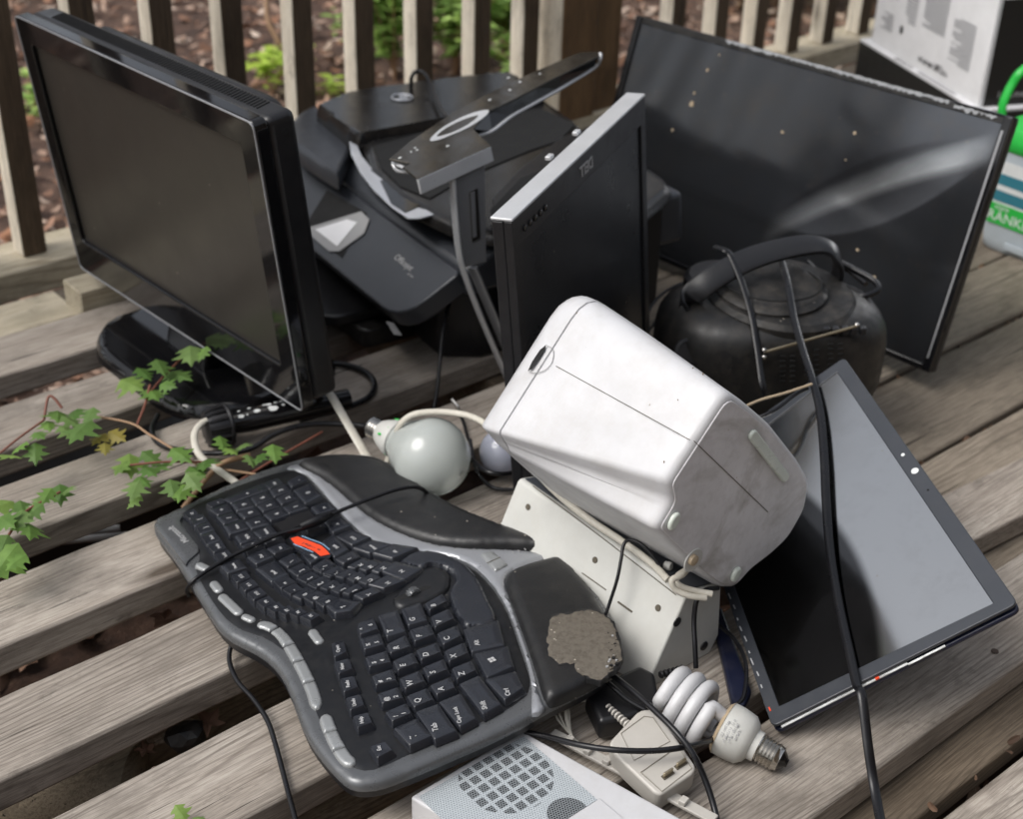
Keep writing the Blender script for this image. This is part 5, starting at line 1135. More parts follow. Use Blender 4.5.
# ================================================================== KEYBOARD
kb = thing('keyboard', 'black ergonomic keyboard with grey rim, worn palm rest and red sticker', 'keyboard', (.68, 1.03, .03))
ka, kc, kd = at(157, 522, .024), at(352, 787, .056), at(335, 455, .026)
K = Frame(kc, ka-kc, kc-kd)                   # x: towards the number pad, y: away from the palm rest
if K.n[2] < 0: K = Frame(kc, ka-kc, kd-kc); print('kb flipped')
def kq(org, sc, pts, w=0.0): return [K.uv(org[0]+x/sc, org[1]+y/sc, w) for x, y in pts]
S6 = 1023/170
I1, I2, I3, I4, I5, I6, I7, I8 = (150, 450), (240, 450), (300, 530), (180, 550), (310, 620), (400, 570), (250, 670), (400, 683)
outl = [(155, 519), (162, 515), (190, 502), (240, 478), (290, 461), (318, 455), (345, 453), (372, 455), (392, 463), (408, 474), (425, 486), (450, 501), (480, 515), (510, 527), (540, 537), (556, 545), (578, 567), (595, 588), (608, 610), (616, 632), (619, 652), (612, 668), (598, 680), (572, 694), (548, 706), (520, 722), (490, 737), (460, 750), (430, 763), (405, 773), (384, 781), (366, 784), (350, 782), (337, 772), (322, 755), (308, 735), (298, 712), (290, 690), (280, 670), (266, 655), (250, 645), (232, 636), (218, 624), (206, 606), (196, 590), (186, 574), (172, 552), (158, 534), (154, 526)]
ol = smooth_poly([K.uv(*p) for p in outl], 2)
def hump(x, y): return .004*np.exp(-((x-.20)/.12)**2)
pillow('underside', [(q-np.mean(ol, 0))*.985+np.mean(ol, 0) for q in ol], K, .001, .004, .006, 'black', kb, depth=.010, base=-.010)
pillow('case', ol, K, .0055, .0065, .0045, 'kcase', kb, depth=.005, base=-.0045)
# black key bed with the outline of the dark area
bed = [(182, 513), (196, 504), (226, 490), (262, 477), (288, 470), (298, 470), (306, 476), (318, 490), (330, 503), (342, 516), (356, 531), (374, 544), (398, 553), (430, 555), (455, 560), (476, 571), (494, 590), (508, 614), (519, 645), (528, 672), (530, 685), (524, 697), (505, 710), (478, 723), (440, 740), (402, 757), (374, 769), (356, 768), (341, 757), (328, 738), (318, 716), (308, 690), (298, 668), (284, 650), (262, 636), (243, 630), (226, 618), (212, 600), (202, 583), (196, 570), (199, 560), (199, 552), (194, 541), (184, 527), (180, 518)]
pillow('key_bed', smooth_poly([K.uv(*p, .002) for p in bed], 2), K, .0012, .003, .0055, 'kdeck', kb, depth=.004, base=.0012)
# palm rest pads (one continuous curved pad, darker) and the light strip between
palm = [(298, 462), (318, 455), (346, 453.5), (372, 456), (390, 463), (406, 474), (425, 487), (450, 502), (480, 516), (510, 528), (538, 538), (549, 546), (530, 546), (505, 545), (472, 545), (440, 542), (408, 533), (380, 520), (358, 505), (338, 487), (320, 474)]
pillow('palm_rest', smooth_poly([K.uv(*p, .008) for p in palm], 3), K, .0075, .012, .0045, 'palm', kb, depth=.006, base=.0035, hump=hump)
pal2 = [(507, 574), (517, 567), (538, 560), (556, 556), (566, 560), (583, 577), (597, 597), (609, 620), (617, 642), (618, 655), (611, 667), (594, 679), (570, 691), (552, 698), (544, 694), (536, 668), (526, 638), (515, 608), (507, 586)]
pillow('palm_rest', smooth_poly([K.uv(*p, .008) for p in pal2], 3), K, .0085, .012, .0045, 'palm', kb, depth=.008, base=.0035)
wr = random.Random(4); worn = [(549, 625), (551, 617), (560, 614), (572, 613), (582, 610), (594, 610), (604, 615), (613, 623), (618, 636), (621, 650), (621, 660), (612, 671), (601, 680), (590, 678), (577, 671), (574, 663), (560, 664), (549, 655), (547, 641), (548, 632)]
W3 = [K.uv(*p, .0125)+np.array([wr.uniform(-.0014, .0014), wr.uniform(-.0014, .0014)]) for p in resample([np.array(q, float)+(np.array(q, float)-np.array([585, 645]))*.035 for q in worn], 3)]
pillow('torn_edge', W3, K, .0004, .002, .005, 'palm', kb, depth=.006, base=.0123)
for k_ in range(26):
    t_ = wr.uniform(-.9, .9); pc = K.uv(614+wr.uniform(-9, 4), 650+t_*22, .0125); c_3 = K.p(*pc, .0128); s_3 = wr.uniform(.0006, .0019)
    MB().prism([c_3+K.x*s_3*math.cos(w_)*wr.uniform(.6, 1.2)+K.y*s_3*math.sin(w_) for w_ in np.linspace(0, 5.2, 6)], K.n*s_3).build('crumb', ['foam', 'void', 'legendg'][k_ % 3], kb, smooth=0)
W2 = [K.uv(*p, .0125)+np.array([wr.uniform(-.0012, .0012), wr.uniform(-.0012, .0012)]) for p in resample([np.array(q, float) for q in worn], 3)]
pillow('worn_patch', W2, K, .0008, .003, .004, 'foam', kb, depth=.006, base=.0125, hump=lambda x, y: -.010*np.clip((.006-x)/.02, 0, 1)**1.5*0)
# light grey arc along the palm rest
arc_o = [(286, 467), (300, 463), (322, 476), (340, 490), (360, 507), (382, 522), (410, 535), (440, 544), (472, 547), (505, 548), (532, 550), (546, 556), (528, 562), (512, 569), (505, 578), (509, 598), (519, 628), (530, 660), (538, 690), (544, 706), (532, 712), (532, 690), (529, 668), (520, 640), (509, 610), (495, 586), (477, 567), (456, 556), (430, 551), (398, 549), (374, 540), (357, 527), (340, 510), (322, 490), (306, 473)]
pillow('grey_arc', smooth_poly([K.uv(*p, .004) for p in arc_o], 2), K, .0022, .004, .004, 'kcase2', kb, depth=.004, base=.0015)
# corner plate with the maker's name
cp_ = kq(I1, S6, [(25, 450), (60, 425), (185, 385), (205, 385), (178, 415), (185, 450), (290, 580), (290, 610), (225, 665), (215, 690)], .004)
pillow('corner_plate', round_poly(cp_, .003, 3), K, .0012, .002, .004, 'kcase', kb, depth=.003, base=.0035)
c_ = kq(I1, S6, [(172, 508)], .005)[0]; cE = kq(I1, S6, [(125, 465), (218, 552)], .005); dxy = cE[0]-cE[1]; dxy /= np.linalg.norm(dxy)
text('Microsoft', K.p(*c_, .0050), K.x*dxy[0]+K.y*dxy[1], K.x*-dxy[1]+K.y*dxy[0], .0105, 'legendg', kb, 'lettering', bold=.0002)

HK = .0105                                             # height of a key top above the bed
def key(q, name='key', mat='key', top=HK, base=.0022, grow=.0016, skirt_user=.0022, rnd=.0016, dish=.0004, size=1.13):
    q = [np.array(a) for a in q]; c = np.mean(q, 0)
    area = sum(q[i][0]*q[(i+1) % len(q)][1]-q[(i+1) % len(q)][0]*q[i][1] for i in range(len(q)))
    if area < 0: q = q[::-1]
    q = [c+(a-c)*size for a in q]
    tp_ = round_poly(q, rnd, 3); n = len(tp_)
    lo = [c+(a-c)*(1+grow*2/np.linalg.norm(a-c))+np.array([0, -skirt_user*.5]) for a in tp_]
    V = [K.p(*a, base) for a in lo]+[K.p(*a, top-.0008) for a in [c+(a-c)*1.02 for a in tp_]]+[K.p(*(c+(a-c)*.95), top) for a in tp_]+[K.p(*(c+(a-c)*.45), top-dish) for a in tp_]+[K.p(*c, top-dish*1.2)]
    Fc = [(r_*n+i, r_*n+(i+1) % n, (r_+1)*n+(i+1) % n, (r_+1)*n+i) for r_ in range(3) for i in range(n)]+[(3*n+i, 3*n+(i+1) % n, 4*n) for i in range(n)]+[tuple(range(n-1, -1, -1))]
    return mk(name, V, Fc, mat, kb, smooth=50)
CUR = [None]
def legend(s, org, x, y, size, ang=0.0, g=False, top=HK):
    c = K.uv(org[0]+x/S6, org[1]+y/S6, top); a = math.radians(ang); xd = K.x*math.cos(a)+K.y*math.sin(a); yd = -K.x*math.sin(a)+K.y*math.cos(a)
    v, f = text(s, K.p(*c, top+.0003), xd, yd, size*1.22, None, 'raw', ext=.00012, bold=.00012)
    mk('legend', v, f, 'legend', CUR[0], smooth=0)
keys = []
def kk(I, pts, leg=None, pos=None, size=.0062, **kw):
    key(kq(I, S6, pts, HK), **kw)
    if leg:
        c = np.mean(np.array(pts), 0) if pos is None else pos
        for i, (s, dx, dy) in enumerate(leg if isinstance(leg, list) else [(leg, 0, 0)]): legend(s, I, c[0]+dx, c[1]+dy, size, kw.get('ang', 0))
LA = -12
def kl(I, pts, leg=None, size=.0062, ang=0, pos=None):
    q = kq(I, S6, pts, HK); CUR[0] = key(q)
    c = np.mean(np.array(pts, float), 0) if pos is None else np.array(pos, float)
    if leg:
        for (s, dx, dy) in (leg if isinstance(leg, list) else [(leg, 0, 0)]): legend(s, I, c[0]+dx, c[1]+dy, size, ang)
# left-hand typing block (the angled half near the camera)
A1 = -18
kl(I3, [(352, 565), (438, 528), (462, 592), (366, 622)], [('6', 20, -5), ('^', -32, 18)], .005, A1)
kl(I3, [(368, 652), (475, 625), (497, 685), (392, 712)], [('5', 30, 8), ('%', -22, 22)], .005, A1)
kl(I5, [(340, 226), (455, 190), (475, 250), (362, 276)], [('4', 28, 8), ('$', -22, 22)], .005, A1)
kl(I5, [(380, 337), (490, 300), (510, 360), (402, 385)], [('3', 30, 10), ('#', -22, 26)], .005, A1)
kl(I5, [(415, 446), (525, 408), (550, 465), (440, 496)], [('2', 35, 8), ('@', -20, 24)], .005, A1)
kl(I5, [(463, 553), (575, 505), (600, 560), (500, 602)], [('1', 30, 8), ('!', -18, 26)], .005, A1)
kl(I5, [(518, 652), (640, 598), (720, 690), (602, 742)], [('`', 30, 25), ('~', -18, 40)], .006, A1)
kl(I3, [(478, 516), (585, 488), (625, 600), (525, 628)], [('T', -10, 50)], .0068, A1)
kl(I5, [(470, 146), (572, 96), (597, 156), (490, 192)], [('R', -12, 20)], .0068, A1)
kl(I5, [(508, 246), (615, 200), (640, 255), (535, 294)], [('E', -14, 24)], .0068, A1)
kl(I5, [(548, 352), (655, 310), (682, 365), (578, 406)], [('W', -14, 22)], .0068, A1)
kl(I5, [(592, 457), (700, 415), (735, 475), (632, 516)], [('Q', -16, 20)], .0068, A1)
kl(I5, [(650, 556), (770, 513), (865, 655), (750, 702)], [('Tab', -8, 40)], .0062, A1)
kl(I3, [(618, 476), (722, 440), (755, 535), (655, 562)], [('G', -10, 35)], .0068, A1)
kl(I3, [(668, 602), (775, 570), (800, 625), (695, 662)], [('F', -16, 22)], .0068, A1)
kl(I5, [(648, 181), (760, 140), (780, 190), (675, 232)], [('D', -18, 22)], .0068, A1)
kl(I5, [(688, 286), (800, 240), (820, 295), (715, 337)], [('S', -16, 26)], .0068, A1)
kl(I5, [(732, 392), (840, 350), (865, 405), (768, 442)], [('A', -12, 18)], .0068, A1)
kl(I5, [(790, 496), (905, 450), (985, 580), (900, 627)], [('Caps Lock', -8, 35)], .0045, A1)
kl(I3, [(758, 441), (855, 388), (880, 425), (785, 476)], [('B', -16, 22)], .006, A1)
kl(I3, [(795, 521), (893, 478), (918, 530), (818, 576)], [('V', -18, 26)], .0068, A1)
kl(I3, [(835, 621), (940, 578), (962, 635), (868, 679)], [('C', -16, 24)], .0068, A1)
kl(I5, [(818, 186), (922, 140), (945, 195), (843, 242)], [('X', -18, 26)], .0068, A1)
kl(I5, [(862, 291), (968, 250), (992, 300), (890, 347)], [('Z', -14, 26)], .0068, A1)
kl(I6, [(372, 690), (475, 645), (592, 795), (497, 850)], [('Shift', 20, 70)], .0058, A1)
kl(I6, [(530, 660), (690, 615), (728, 702), (632, 768)], [('Ctrl', 0, 50)], .0055, A1)
kl(I6, [(465, 506), (640, 465), (668, 572), (530, 632)], None)
cW = K.uv(I6[0]+552/S6, I6[1]+541/S6, HK); wm = MB()
for a_, b_ in [(-.0034, -.0034), (.0002, -.0034), (-.0034, .0002), (.0002, .0002)]: wm.box(K.p(cW[0]+a_, cW[1]+b_, HK), K.x*.003, K.y*.003, K.n*.0004)
wm.build('window_emblem', 'legend', CUR[0], smooth=0)
kl(I6, [(398, 360), (580, 310), (612, 442), (440, 477)], [('Alt', -45, 42)], .0058, A1)
# function keys, left
for q, s in [([(135, 142), (200, 128), (215, 190), (150, 216)], 'Open'), ([(150, 256), (230, 235), (250, 290), (175, 320)], 'New'), ([(185, 356), (262, 340), (283, 400), (207, 427)], 'Redo'), ([(222, 471), (300, 450), (320, 510), (245, 537)], 'Undo'), ([(265, 581), (345, 560), (368, 615), (290, 642)], 'Help')]:
    kl(I5, q, [(s, -8, 5)], .0042, A1)
kl(I7, [(730, 461), (810, 435), (850, 480), (770, 522)], [('Esc', -14, -2)], .0042, A1)
# function keys, right
for q, s in [([(315, 152), (395, 127), (420, 165), (345, 192)], 'F12'), ([(365, 207), (430, 172), (470, 212), (392, 242)], 'F11'), ([(410, 257), (480, 227), (520, 262), (445, 297)], 'F10'), ([(465, 307), (535, 277), (575, 317), (505, 342)], 'F9'), ([(528, 347), (590, 312), (627, 345), (570, 372)], 'F8'), ([(593, 367), (655, 332), (692, 365), (635, 387)], 'F7'), ([(656, 377), (722, 347), (762, 375), (705, 397)], 'F6'), ([(725, 397), (800, 372), (840, 392), (785, 422)], 'F5')]:
    kl(I4, q, [(s, 0, 0)], .004, 10)
# number pad and neighbours
NP = [(I1, [(205, 377), (262, 355), (290, 385), (240, 412)], '='), (I1, [(245, 407), (310, 385), (345, 425), (270, 452)], '('), (I1, [(278, 457), (345, 430), (385, 480), (305, 502)], ')'), (I1, [(310, 512), (380, 485), (425, 540), (345, 567)], 'Back'),
 (I1, [(350, 572), (425, 545), (455, 588), (385, 612)], 'PrtSc'), (I1, [(395, 627), (465, 600), (500, 640), (420, 667)], 'ScrLk'), (I1, [(430, 697), (530, 655), (575, 705), (470, 737)], 'Pause'),
 (I1, [(345, 322), (430, 290), (450, 315), (375, 342)], '-'), (I1, [(455, 292), (670, 205), (700, 240), (500, 312)], '+'), (I1, [(690, 200), (765, 173), (800, 200), (720, 232)], 'Ent'), (I1, [(830, 190), (905, 150), (940, 180), (855, 217)], '.'),
 (I1, [(360, 357), (465, 322), (492, 365), (410, 387)], '*'), (I1, [(495, 322), (600, 290), (627, 340), (525, 362)], '9'), (I1, [(610, 287), (700, 250), (737, 287), (640, 327)], '6'), (I1, [(725, 242), (810, 205), (845, 245), (750, 277)], '3'), (I1, [(870, 242), (960, 205), (1022, 270), (935, 312)], '0'),
 (I1, [(405, 402), (500, 375), (532, 415), (445, 442)], '/'), (I1, [(535, 377), (630, 340), (662, 383), (570, 407)], '8'), (I1, [(650, 335), (740, 295), (775, 340), (682, 365)], '5'), (I1, [(765, 290), (850, 250), (890, 290), (795, 322)], '2'),
 (I1, [(450, 457), (555, 420), (590, 470), (480, 502)], 'Num'), (I1, [(578, 430), (670, 395), (710, 443), (612, 470)], '7'), (I1, [(690, 387), (790, 345), (830, 385), (730, 420)], '4'), (I1, [(805, 342), (900, 300), (940, 345), (840, 377)], '1'),
 (I1, [(515, 517), (610, 485), (640, 528), (547, 560)], 'PgUp'), (I1, [(555, 577), (650, 535), (682, 580), (587, 610)], 'PgDn'), (I1, [(625, 492), (720, 450), (760, 498), (665, 525)], 'Home'), (I1, [(668, 537), (765, 495), (800, 538), (702, 560)], 'End'), (I1, [(590, 642), (690, 595), (735, 640), (642, 680)], 'Del'), (I1, [(708, 592), (800, 560), (852, 588), (752, 622)], 'Ins'),
 (I2, [(435, 342), (530, 310), (570, 350), (475, 388)], '>'), (I2, [(515, 432), (610, 405), (660, 450), (562, 488)], '^'), (I2, [(382, 462), (465, 430), (500, 460), (410, 490)], 'v')]
for I, q, s in NP: kl(I, q, [(s, 6, 0)], .0062 if len(s) == 1 else .0038, 0)
# blank matt plate between the number pad and the letters
pillow('blank_plate', round_poly(kq(I2, S6, [(187, 440), (412, 348), (470, 410), (262, 520)], .008), .001, 2), K, .0065, .0012, .004, 'black', kb, depth=.006, base=.0018)
# right-hand letters
RH = [(I4, [(465, 112), (570, 65), (640, 140), (550, 182)], 'Back'), (I4, [(565, 187), (640, 155), (690, 190), (610, 227)], '='), (I4, [(620, 237), (690, 200), (737, 235), (665, 262)], '-'), (I4, [(682, 272), (760, 225), (810, 245), (730, 292)], '0'), (I4, [(750, 282), (830, 245), (880, 275), (800, 312)], '9'), (I4, [(820, 307), (900, 270), (945, 290), (865, 337)], '8'),
 (I4, [(600, 62), (680, 20), (730, 60), (650, 97)], '\\'), (I4, [(655, 117), (735, 80), (790, 115), (710, 152)], ']'), (I4, [(705, 167), (790, 130), (837, 160), (760, 192)], '['), (I4, [(770, 202), (850, 160), (892, 195), (820, 227)], 'P'), (I4, [(800, 107), (880, 65), (920, 100), (850, 132)], "'"), (I4, [(865, 147), (950, 105), (987, 130), (905, 162)], ';'),
 (I3, [(60, 312), (140, 280), (182, 305), (100, 342)], 'L'), (I3, [(125, 342), (205, 300), (247, 330), (165, 357)], 'K'), (I3, [(190, 357), (265, 320), (302, 345), (235, 377)], 'J'), (I3, [(260, 372), (340, 325), (372, 350), (300, 382)], 'J'), (I3, [(330, 387), (440, 345), (482, 370), (380, 412)], 'Y'), (I3, [(420, 322), (540, 270), (622, 300), (507, 345)], 'H'),
 (I3, [(20, 402), (100, 370), (147, 395), (75, 432)], 'O'), (I3, [(95, 427), (175, 390), (217, 410), (150, 447)], 'I'), (I3, [(165, 452), (230, 407), (352, 432), (300, 480), (215, 492)], '7'),
 (I3, [(80, 217), (160, 170), (207, 205), (125, 242)], '/'), (I3, [(140, 257), (225, 215), (277, 240), (190, 272)], '.'), (I3, [(215, 272), (300, 235), (347, 260), (262, 287)], ','), (I3, [(287, 287), (360, 250), (397, 280), (325, 307)], 'M'), (I3, [(355, 302), (430, 262), (482, 285), (400, 322)], 'U'),
 (I3, [(220, 172), (320, 125), (357, 160), (265, 197)], '?'), (I3, [(290, 217), (385, 167), (422, 190), (335, 227)], 'K'), (I3, [(360, 227), (430, 182), (482, 200), (400, 242)], 'M'), (I3, [(435, 237), (510, 187), (562, 205), (475, 252)], 'N'), (I3, [(500, 242), (575, 192), (722, 230), (622, 292)], 'N'),
 (I3, [(135, 72), (205, 30), (282, 110), (205, 152)], 'Shift'), (I3, [(222, 37), (310, 0), (412, 40), (312, 82)], 'Ctrl'), (I3, [(328, 102), (430, 60), (542, 85), (420, 132)], 'Menu'), (I3, [(450, 132), (560, 85), (692, 105), (557, 162)], 'Alt'), (I4, [(735, 20), (800, -5), (860, 25), (785, 75)], 'Enter')]
for I, q, s in RH: kl(I, q, [(s, 8, 10)], .0056 if len(s) == 1 else .004, 14)
# split space bar around the zoom slider housing
spc = [(397, 561), (417, 549.5), (437, 550), (458, 558), (476, 573), (489, 598), (497, 620), (464, 625), (448, 592), (455, 580), (452, 571), (443, 566), (430, 563), (423, 567), (408, 564)]
pillow('space_bar', smooth_poly([K.uv(*p, HK) for p in spc], 2), K, .0085, .004, .003, 'key', kb, depth=.008, base=.002)
zh = [(420, 568), (432, 565), (444, 568), (451, 575), (449, 588), (438, 596), (418, 603), (402, 607), (393, 603), (393, 596), (402, 586), (414, 577)]
pillow('slider_housing', smooth_poly([K.uv(*p, .006) for p in zh], 3), K, .0055, .006, .003, 'kdeck', kb, depth=.005, base=.0012)
za, zb_ = K.uv(396, 598, .009), K.uv(430, 584, .009)
pillow('slider_slot', round_poly([za+np.array([.004, .003]), za+np.array([-.004, -.003]), zb_+np.array([-.004, -.004]), zb_+np.array([.004, .003])], .004), K, .0004, .001, .003, 'void', kb, depth=.002, base=.0066)
zc = (za+zb_)/2; zd = nrm(K.p(*zb_)-K.p(*za)); zn = np.cross(K.n, zd)
m = MB().lathe(K.p(*zc, .0045)-zn*.004, zn, [(0, .0062), (.0015, .0072), (.0065, .0072), (.008, .0062)], 24)
for t in np.linspace(.4, 2.7, 7): m.box(K.p(*zc, .0045)-zn*.0035+(zd*math.cos(t)+K.n*math.sin(t))*.0070, zn*.007, (zd*-math.sin(t)+K.n*math.cos(t))*.0012, (zd*math.cos(t)+K.n*math.sin(t))*.0010)
m.build('zoom_slider', 'kcase', kb, smooth=40)
# silver media buttons
def pill(I, a, b, r, nm='media_button'):
    a, b = K.uv(I[0]+a[0]/S6, I[1]+a[1]/S6, .004), K.uv(I[0]+b[0]/S6, I[1]+b[1]/S6, .004); d = b-a; d /= np.linalg.norm(d); s = np.array([-d[1], d[0]])
    r *= 1.25; P = [a-d*r*math.sin(t)+s*r*math.cos(t) for t in np.linspace(0, math.pi, 8)]+[b+d*r*math.sin(t)-s*r*math.cos(t) for t in np.linspace(0, math.pi, 8)]
    pillow(nm, P, K, .0035, .0035, .0014, 'kbtn', kb, depth=.003, base=.0015)
pill(I4, (118, 88), (158, 108), .0045); pill(I4, (205, 200), (232, 235), .0045); pill(I4, (258, 280), (350, 368), .0048); pill(I4, (392, 398), (430, 415), .0040); pill(I4, (800, 492), (836, 542), .0045)
def strip(I, cl, r, cuts, nm='favourites_button'):
    C_ = catmull([K.uv(I[0]+x/S6, I[1]+y/S6, .004) for x, y in cl], 8); C_ = np.array(C_); L = np.r_[0, np.cumsum(np.linalg.norm(np.diff(C_, axis=0), axis=1))]; L /= L[-1]
    for a, b in zip(cuts[:-1], cuts[1:]):
        a_, b_ = a+.004, b-.004; ts = np.linspace(a_, b_, 8); P = np.array([[np.interp(t, L, C_[:, 0]), np.interp(t, L, C_[:, 1])] for t in ts]); T = np.gradient(P, axis=0); T /= np.linalg.norm(T, axis=1)[:, None]; Nn = np.c_[-T[:, 1], T[:, 0]]
        w = np.full(8, r*1.25)
        if a == 0: w[0] *= .35; w[1] *= .85
        if b == 1: w[-1] *= .35; w[-2] *= .85
        pillow(nm, list(P+Nn*w[:, None])+list((P-Nn*w[:, None])[::-1]), K, .0036, .0040, .0014, 'kbtn', kb, depth=.003, base=.0015)
strip(I4, [(458, 445), (520, 450), (590, 490), (650, 560), (705, 650), (755, 745), (800, 850), (828, 955)], .0052, [0, .14, .34, .52, .74, 1])
strip(I7, [(448, 262), (475, 340), (515, 430), (570, 520), (628, 568)], .0054, [0, .33, .66, 1])
# palm rest button plate with two lock lamps
pillow('lock_plate', round_poly([K.uv(*p, .007) for p in [(480, 552), (492, 549), (508, 563), (495, 570)]], .003, 3), K, .0018, .002, .0025, 'kbtn', kb, depth=.003, base=.0045)
m = MB()
for p, q in [((487, 562), (500, 556))]:
    a, b = K.p(*K.uv(*p, .008), .0065), K.p(*K.uv(*q, .008), .0065); m.tube([a, (a+b)/2, b], .00045, 5, 1)
m.build('plate_groove', 'gap', kb)
m = MB()
for k in range(5):
    p = (514+k*6.2, 552-k*1.6); m.box(K.p(*K.uv(*p, .006), .0042), K.x*.0035, K.y*.0009, K.n*.0005)
m.build('indicator', 'legendg', kb, smooth=0)
# red sticker with pale blue outlines
rdq = kq(I2, S6, [(305, 528), (345, 516), (372, 527), (440, 552), (490, 572), (520, 598), (540, 622), (485, 633), (450, 605), (390, 578), (330, 560)], HK+.002)
MB().prism(K.pts(rdq, HK+.0006), K.n*.0005).build('red_sticker', 'red', kb, smooth=0)
st1 = [K.p(*K.uv(I2[0]+x/S6, I2[1]+y/S6, HK+.001), HK+.001) for x, y in [(372, 517), (430, 540), (490, 562), (540, 600)]]; st2 = [K.p(*K.uv(I2[0]+x/S6, I2[1]+y/S6, HK+.001), HK+.001) for x, y in [(322, 565), (380, 590), (440, 615)]]
m = MB(); m.tube(st1, .0005, 5, 4); m.tube(st2, .0005, 5, 4); m.build('sticker_outline', 'blue', kb)
bsq = kq(I2, S6, [(290, 520), (372, 505), (560, 595), (540, 650), (440, 650), (330, 590)], HK)
pillow('sticker_base', round_poly(bsq, .002, 2), K, .0005, .001, .004, 'key', kb, depth=.004, base=HK-.0002)
c_ = K.uv(I2[0]+430/S6, I2[1]+577/S6, HK+.002); e_ = K.uv(I2[0]+340/S6, I2[1]+540/S6, HK+.002)-K.uv(I2[0]+510/S6, I2[1]+615/S6, HK+.002); e_ /= np.linalg.norm(e_)
scribble(K.p(*c_, HK+.0012), K.x*e_[0]+K.y*e_[1], -K.x*e_[1]+K.y*e_[0], .026, .0035, 'ink', kb, seed=8)
# plug head of the cable lying on the keys
pl_ = [at(305, 526, .056), at(316, 522, .058), at(328, 516, .058)]
MB().tube([at(301, 527, .052), at(318, 520, .056), at(331, 514, .054)], [.0055, .0065, .0040], 10, 4).build('plug', 'cable', kb)

# ================================================================== CABLES
pc = [at(782, 262, .185), at(788, 285, .185), at(794, 318, .170), at(803, 350, .166)]+[onp(x_, y_, c3+nL*h_, nL) for x_, y_, h_ in [(812, 378, .012), (820, 412, .010), (824, 455, .010), (826, 500, .010), (830, 550, .009), (838, 600, .007), (849, 650, .0065), (857, 685, .007)]]
pc += [pc[-1]*.5+at(864, 722, .055)*.5+np.array([0, 0, .010]), at(868, 745, .042), at(875, 790, .014), at(884, 840, .007), at(890, 880, .006)]
cable('twin_cable', 'thick black twin cord draped from the radio handle across the tilted screen panel', pc, .0043, flat=(1.15, .62))
cable('twin_cable', 'black twin cord looped over the left part of the radio handle', [(716, 247, .205), (724, 250, .210), (731, 256, .205), (742, 282, .185), (752, 315, .160), (758, 350, .130), (763, 385, .100), (768, 400, .08)], .0046, flat=(1.15, .62))
cable('twin_cable', 'black cord tangle at the right end of the radio handle', [(806, 262, .16), (822, 276, .145), (842, 290, .14), (862, 296, .145), (878, 290, .15), (874, 281, .155), (855, 270, .16), (838, 262, .165), (846, 268, .155), (866, 284, .15)], .0042)
cable('cable', 'three thin black cables curving between the monitor and the radio', [(640, 330, .05), (652, 305, .07), (668, 290, .08), (690, 280, .09)], .0024)
cable('cable', 'thin grey-black cable just below the others between the monitor and the radio', [(642, 338, .05), (660, 318, .07), (680, 305, .08), (700, 290, .09)], .0022)
cable('cable', 'thin tan wire on the upper corner of the tilted screen panel', [(742, 408, .15), (760, 400, .155), (785, 393, .16), (812, 384, .165)], .0016, mat='tcable')
cable('cable', 'thin black wire under the tan wire at the corner of the screen panel', [(752, 420, .14), (775, 410, .15), (795, 395, .155), (808, 388, .16)], .0024)
cable('mains_lead', 'thick white cord looping over the globe bulb and along the white appliance to its base', [(386, 466, .02), (392, 445, .05), (400, 425, .085), (415, 414, .10), (445, 412, .105), (475, 418, .11), (500, 436, .115), (530, 466, .118), (560, 496, .118), (590, 520, .115), (620, 540, .112), (650, 562, .110), (668, 580, .110)], .0036, 'wcable', flat=(1.1, .8))
cable('mains_lead', 'soiled white lead wound into two loops at the cord outlet of the appliance', [(692, 562, .122), (686, 570, .126), (678, 576, .128), (676, 582, .125), (684, 588, .118), (700, 592, .112), (712, 594, .110)], .0034, 'wcable')
cable('mains_lead', 'second soiled loop of white lead above the first at the cord outlet', [(690, 566, .125), (682, 575, .130), (672, 580, .128), (676, 590, .118), (690, 596, .112), (706, 598, .108)], .0032, 'wcable')
cable('mains_lead', 'white cord curling round the ribbed connector and running under the keyboard', [(214, 418, .045), (203, 422, .048), (195, 432, .045), (195, 445, .038), (202, 458, .03), (218, 470, .024), (238, 484, .020), (262, 500, .016)], .0042, 'wcable', flat=(1.1, .7))
cable('mains_lead', 'short flat white cord leaning from the television down to the keyboard', [(322, 388, .05), (330, 394, .055), (342, 414, .045), (356, 438, .03), (370, 462, .018)], .0046, 'wcable', flat=(1.25, .5))
cable('cable', 'thin black cable lying across the palm rest of the keyboard down to the plug', [(332, 514, .056), (352, 506, .058), (372, 498, .060), (395, 490, .062), (412, 487, .060), (422, 489, .055), (428, 494, .045)], .0024)
cable('cable', 'thin black cable running from the plug over the keys to the grey rim', [(303, 528, .052), (280, 534, .050), (255, 545, .048), (230, 557, .044), (205, 572, .040), (192, 582, .034), (187, 590, .022), (189, 596, .012)], .0024)
cable('cable', 'black cable hanging from under the keyboard over the slats at the lower left', [(236, 636, .02), (230, 650, .012), (230, 664, .008), (238, 682, .008), (254, 700, .010), (268, 722, .012), (277, 750, .009), (285, 780, .007), (296, 822, .010), (305, 850, .012)], .0026)
cable('cable', 'black cable running from the keyboard corner past the adapter to the bottom edge', [(600, 668, .05), (616, 678, .055), (636, 694, .06), (656, 712, .062), (676, 732, .060), (693, 754, .05), (706, 782, .03), (716, 815, .012), (722, 850, .006)], .0030)
cable('cable', 'black cable arching over the beige adapter from the white wires to the spiral lamp', [(525, 732, .03), (548, 737, .034), (580, 745, .046), (615, 750, .052), (650, 751, .052), (680, 748, .050), (705, 742, .035), (716, 737, .02)], .0029)
cable('cable', 'short black cable beside the black adapter near the worn palm rest', [(600, 676, .045), (614, 688, .042), (628, 700, .036), (645, 710, .032)], .0026)
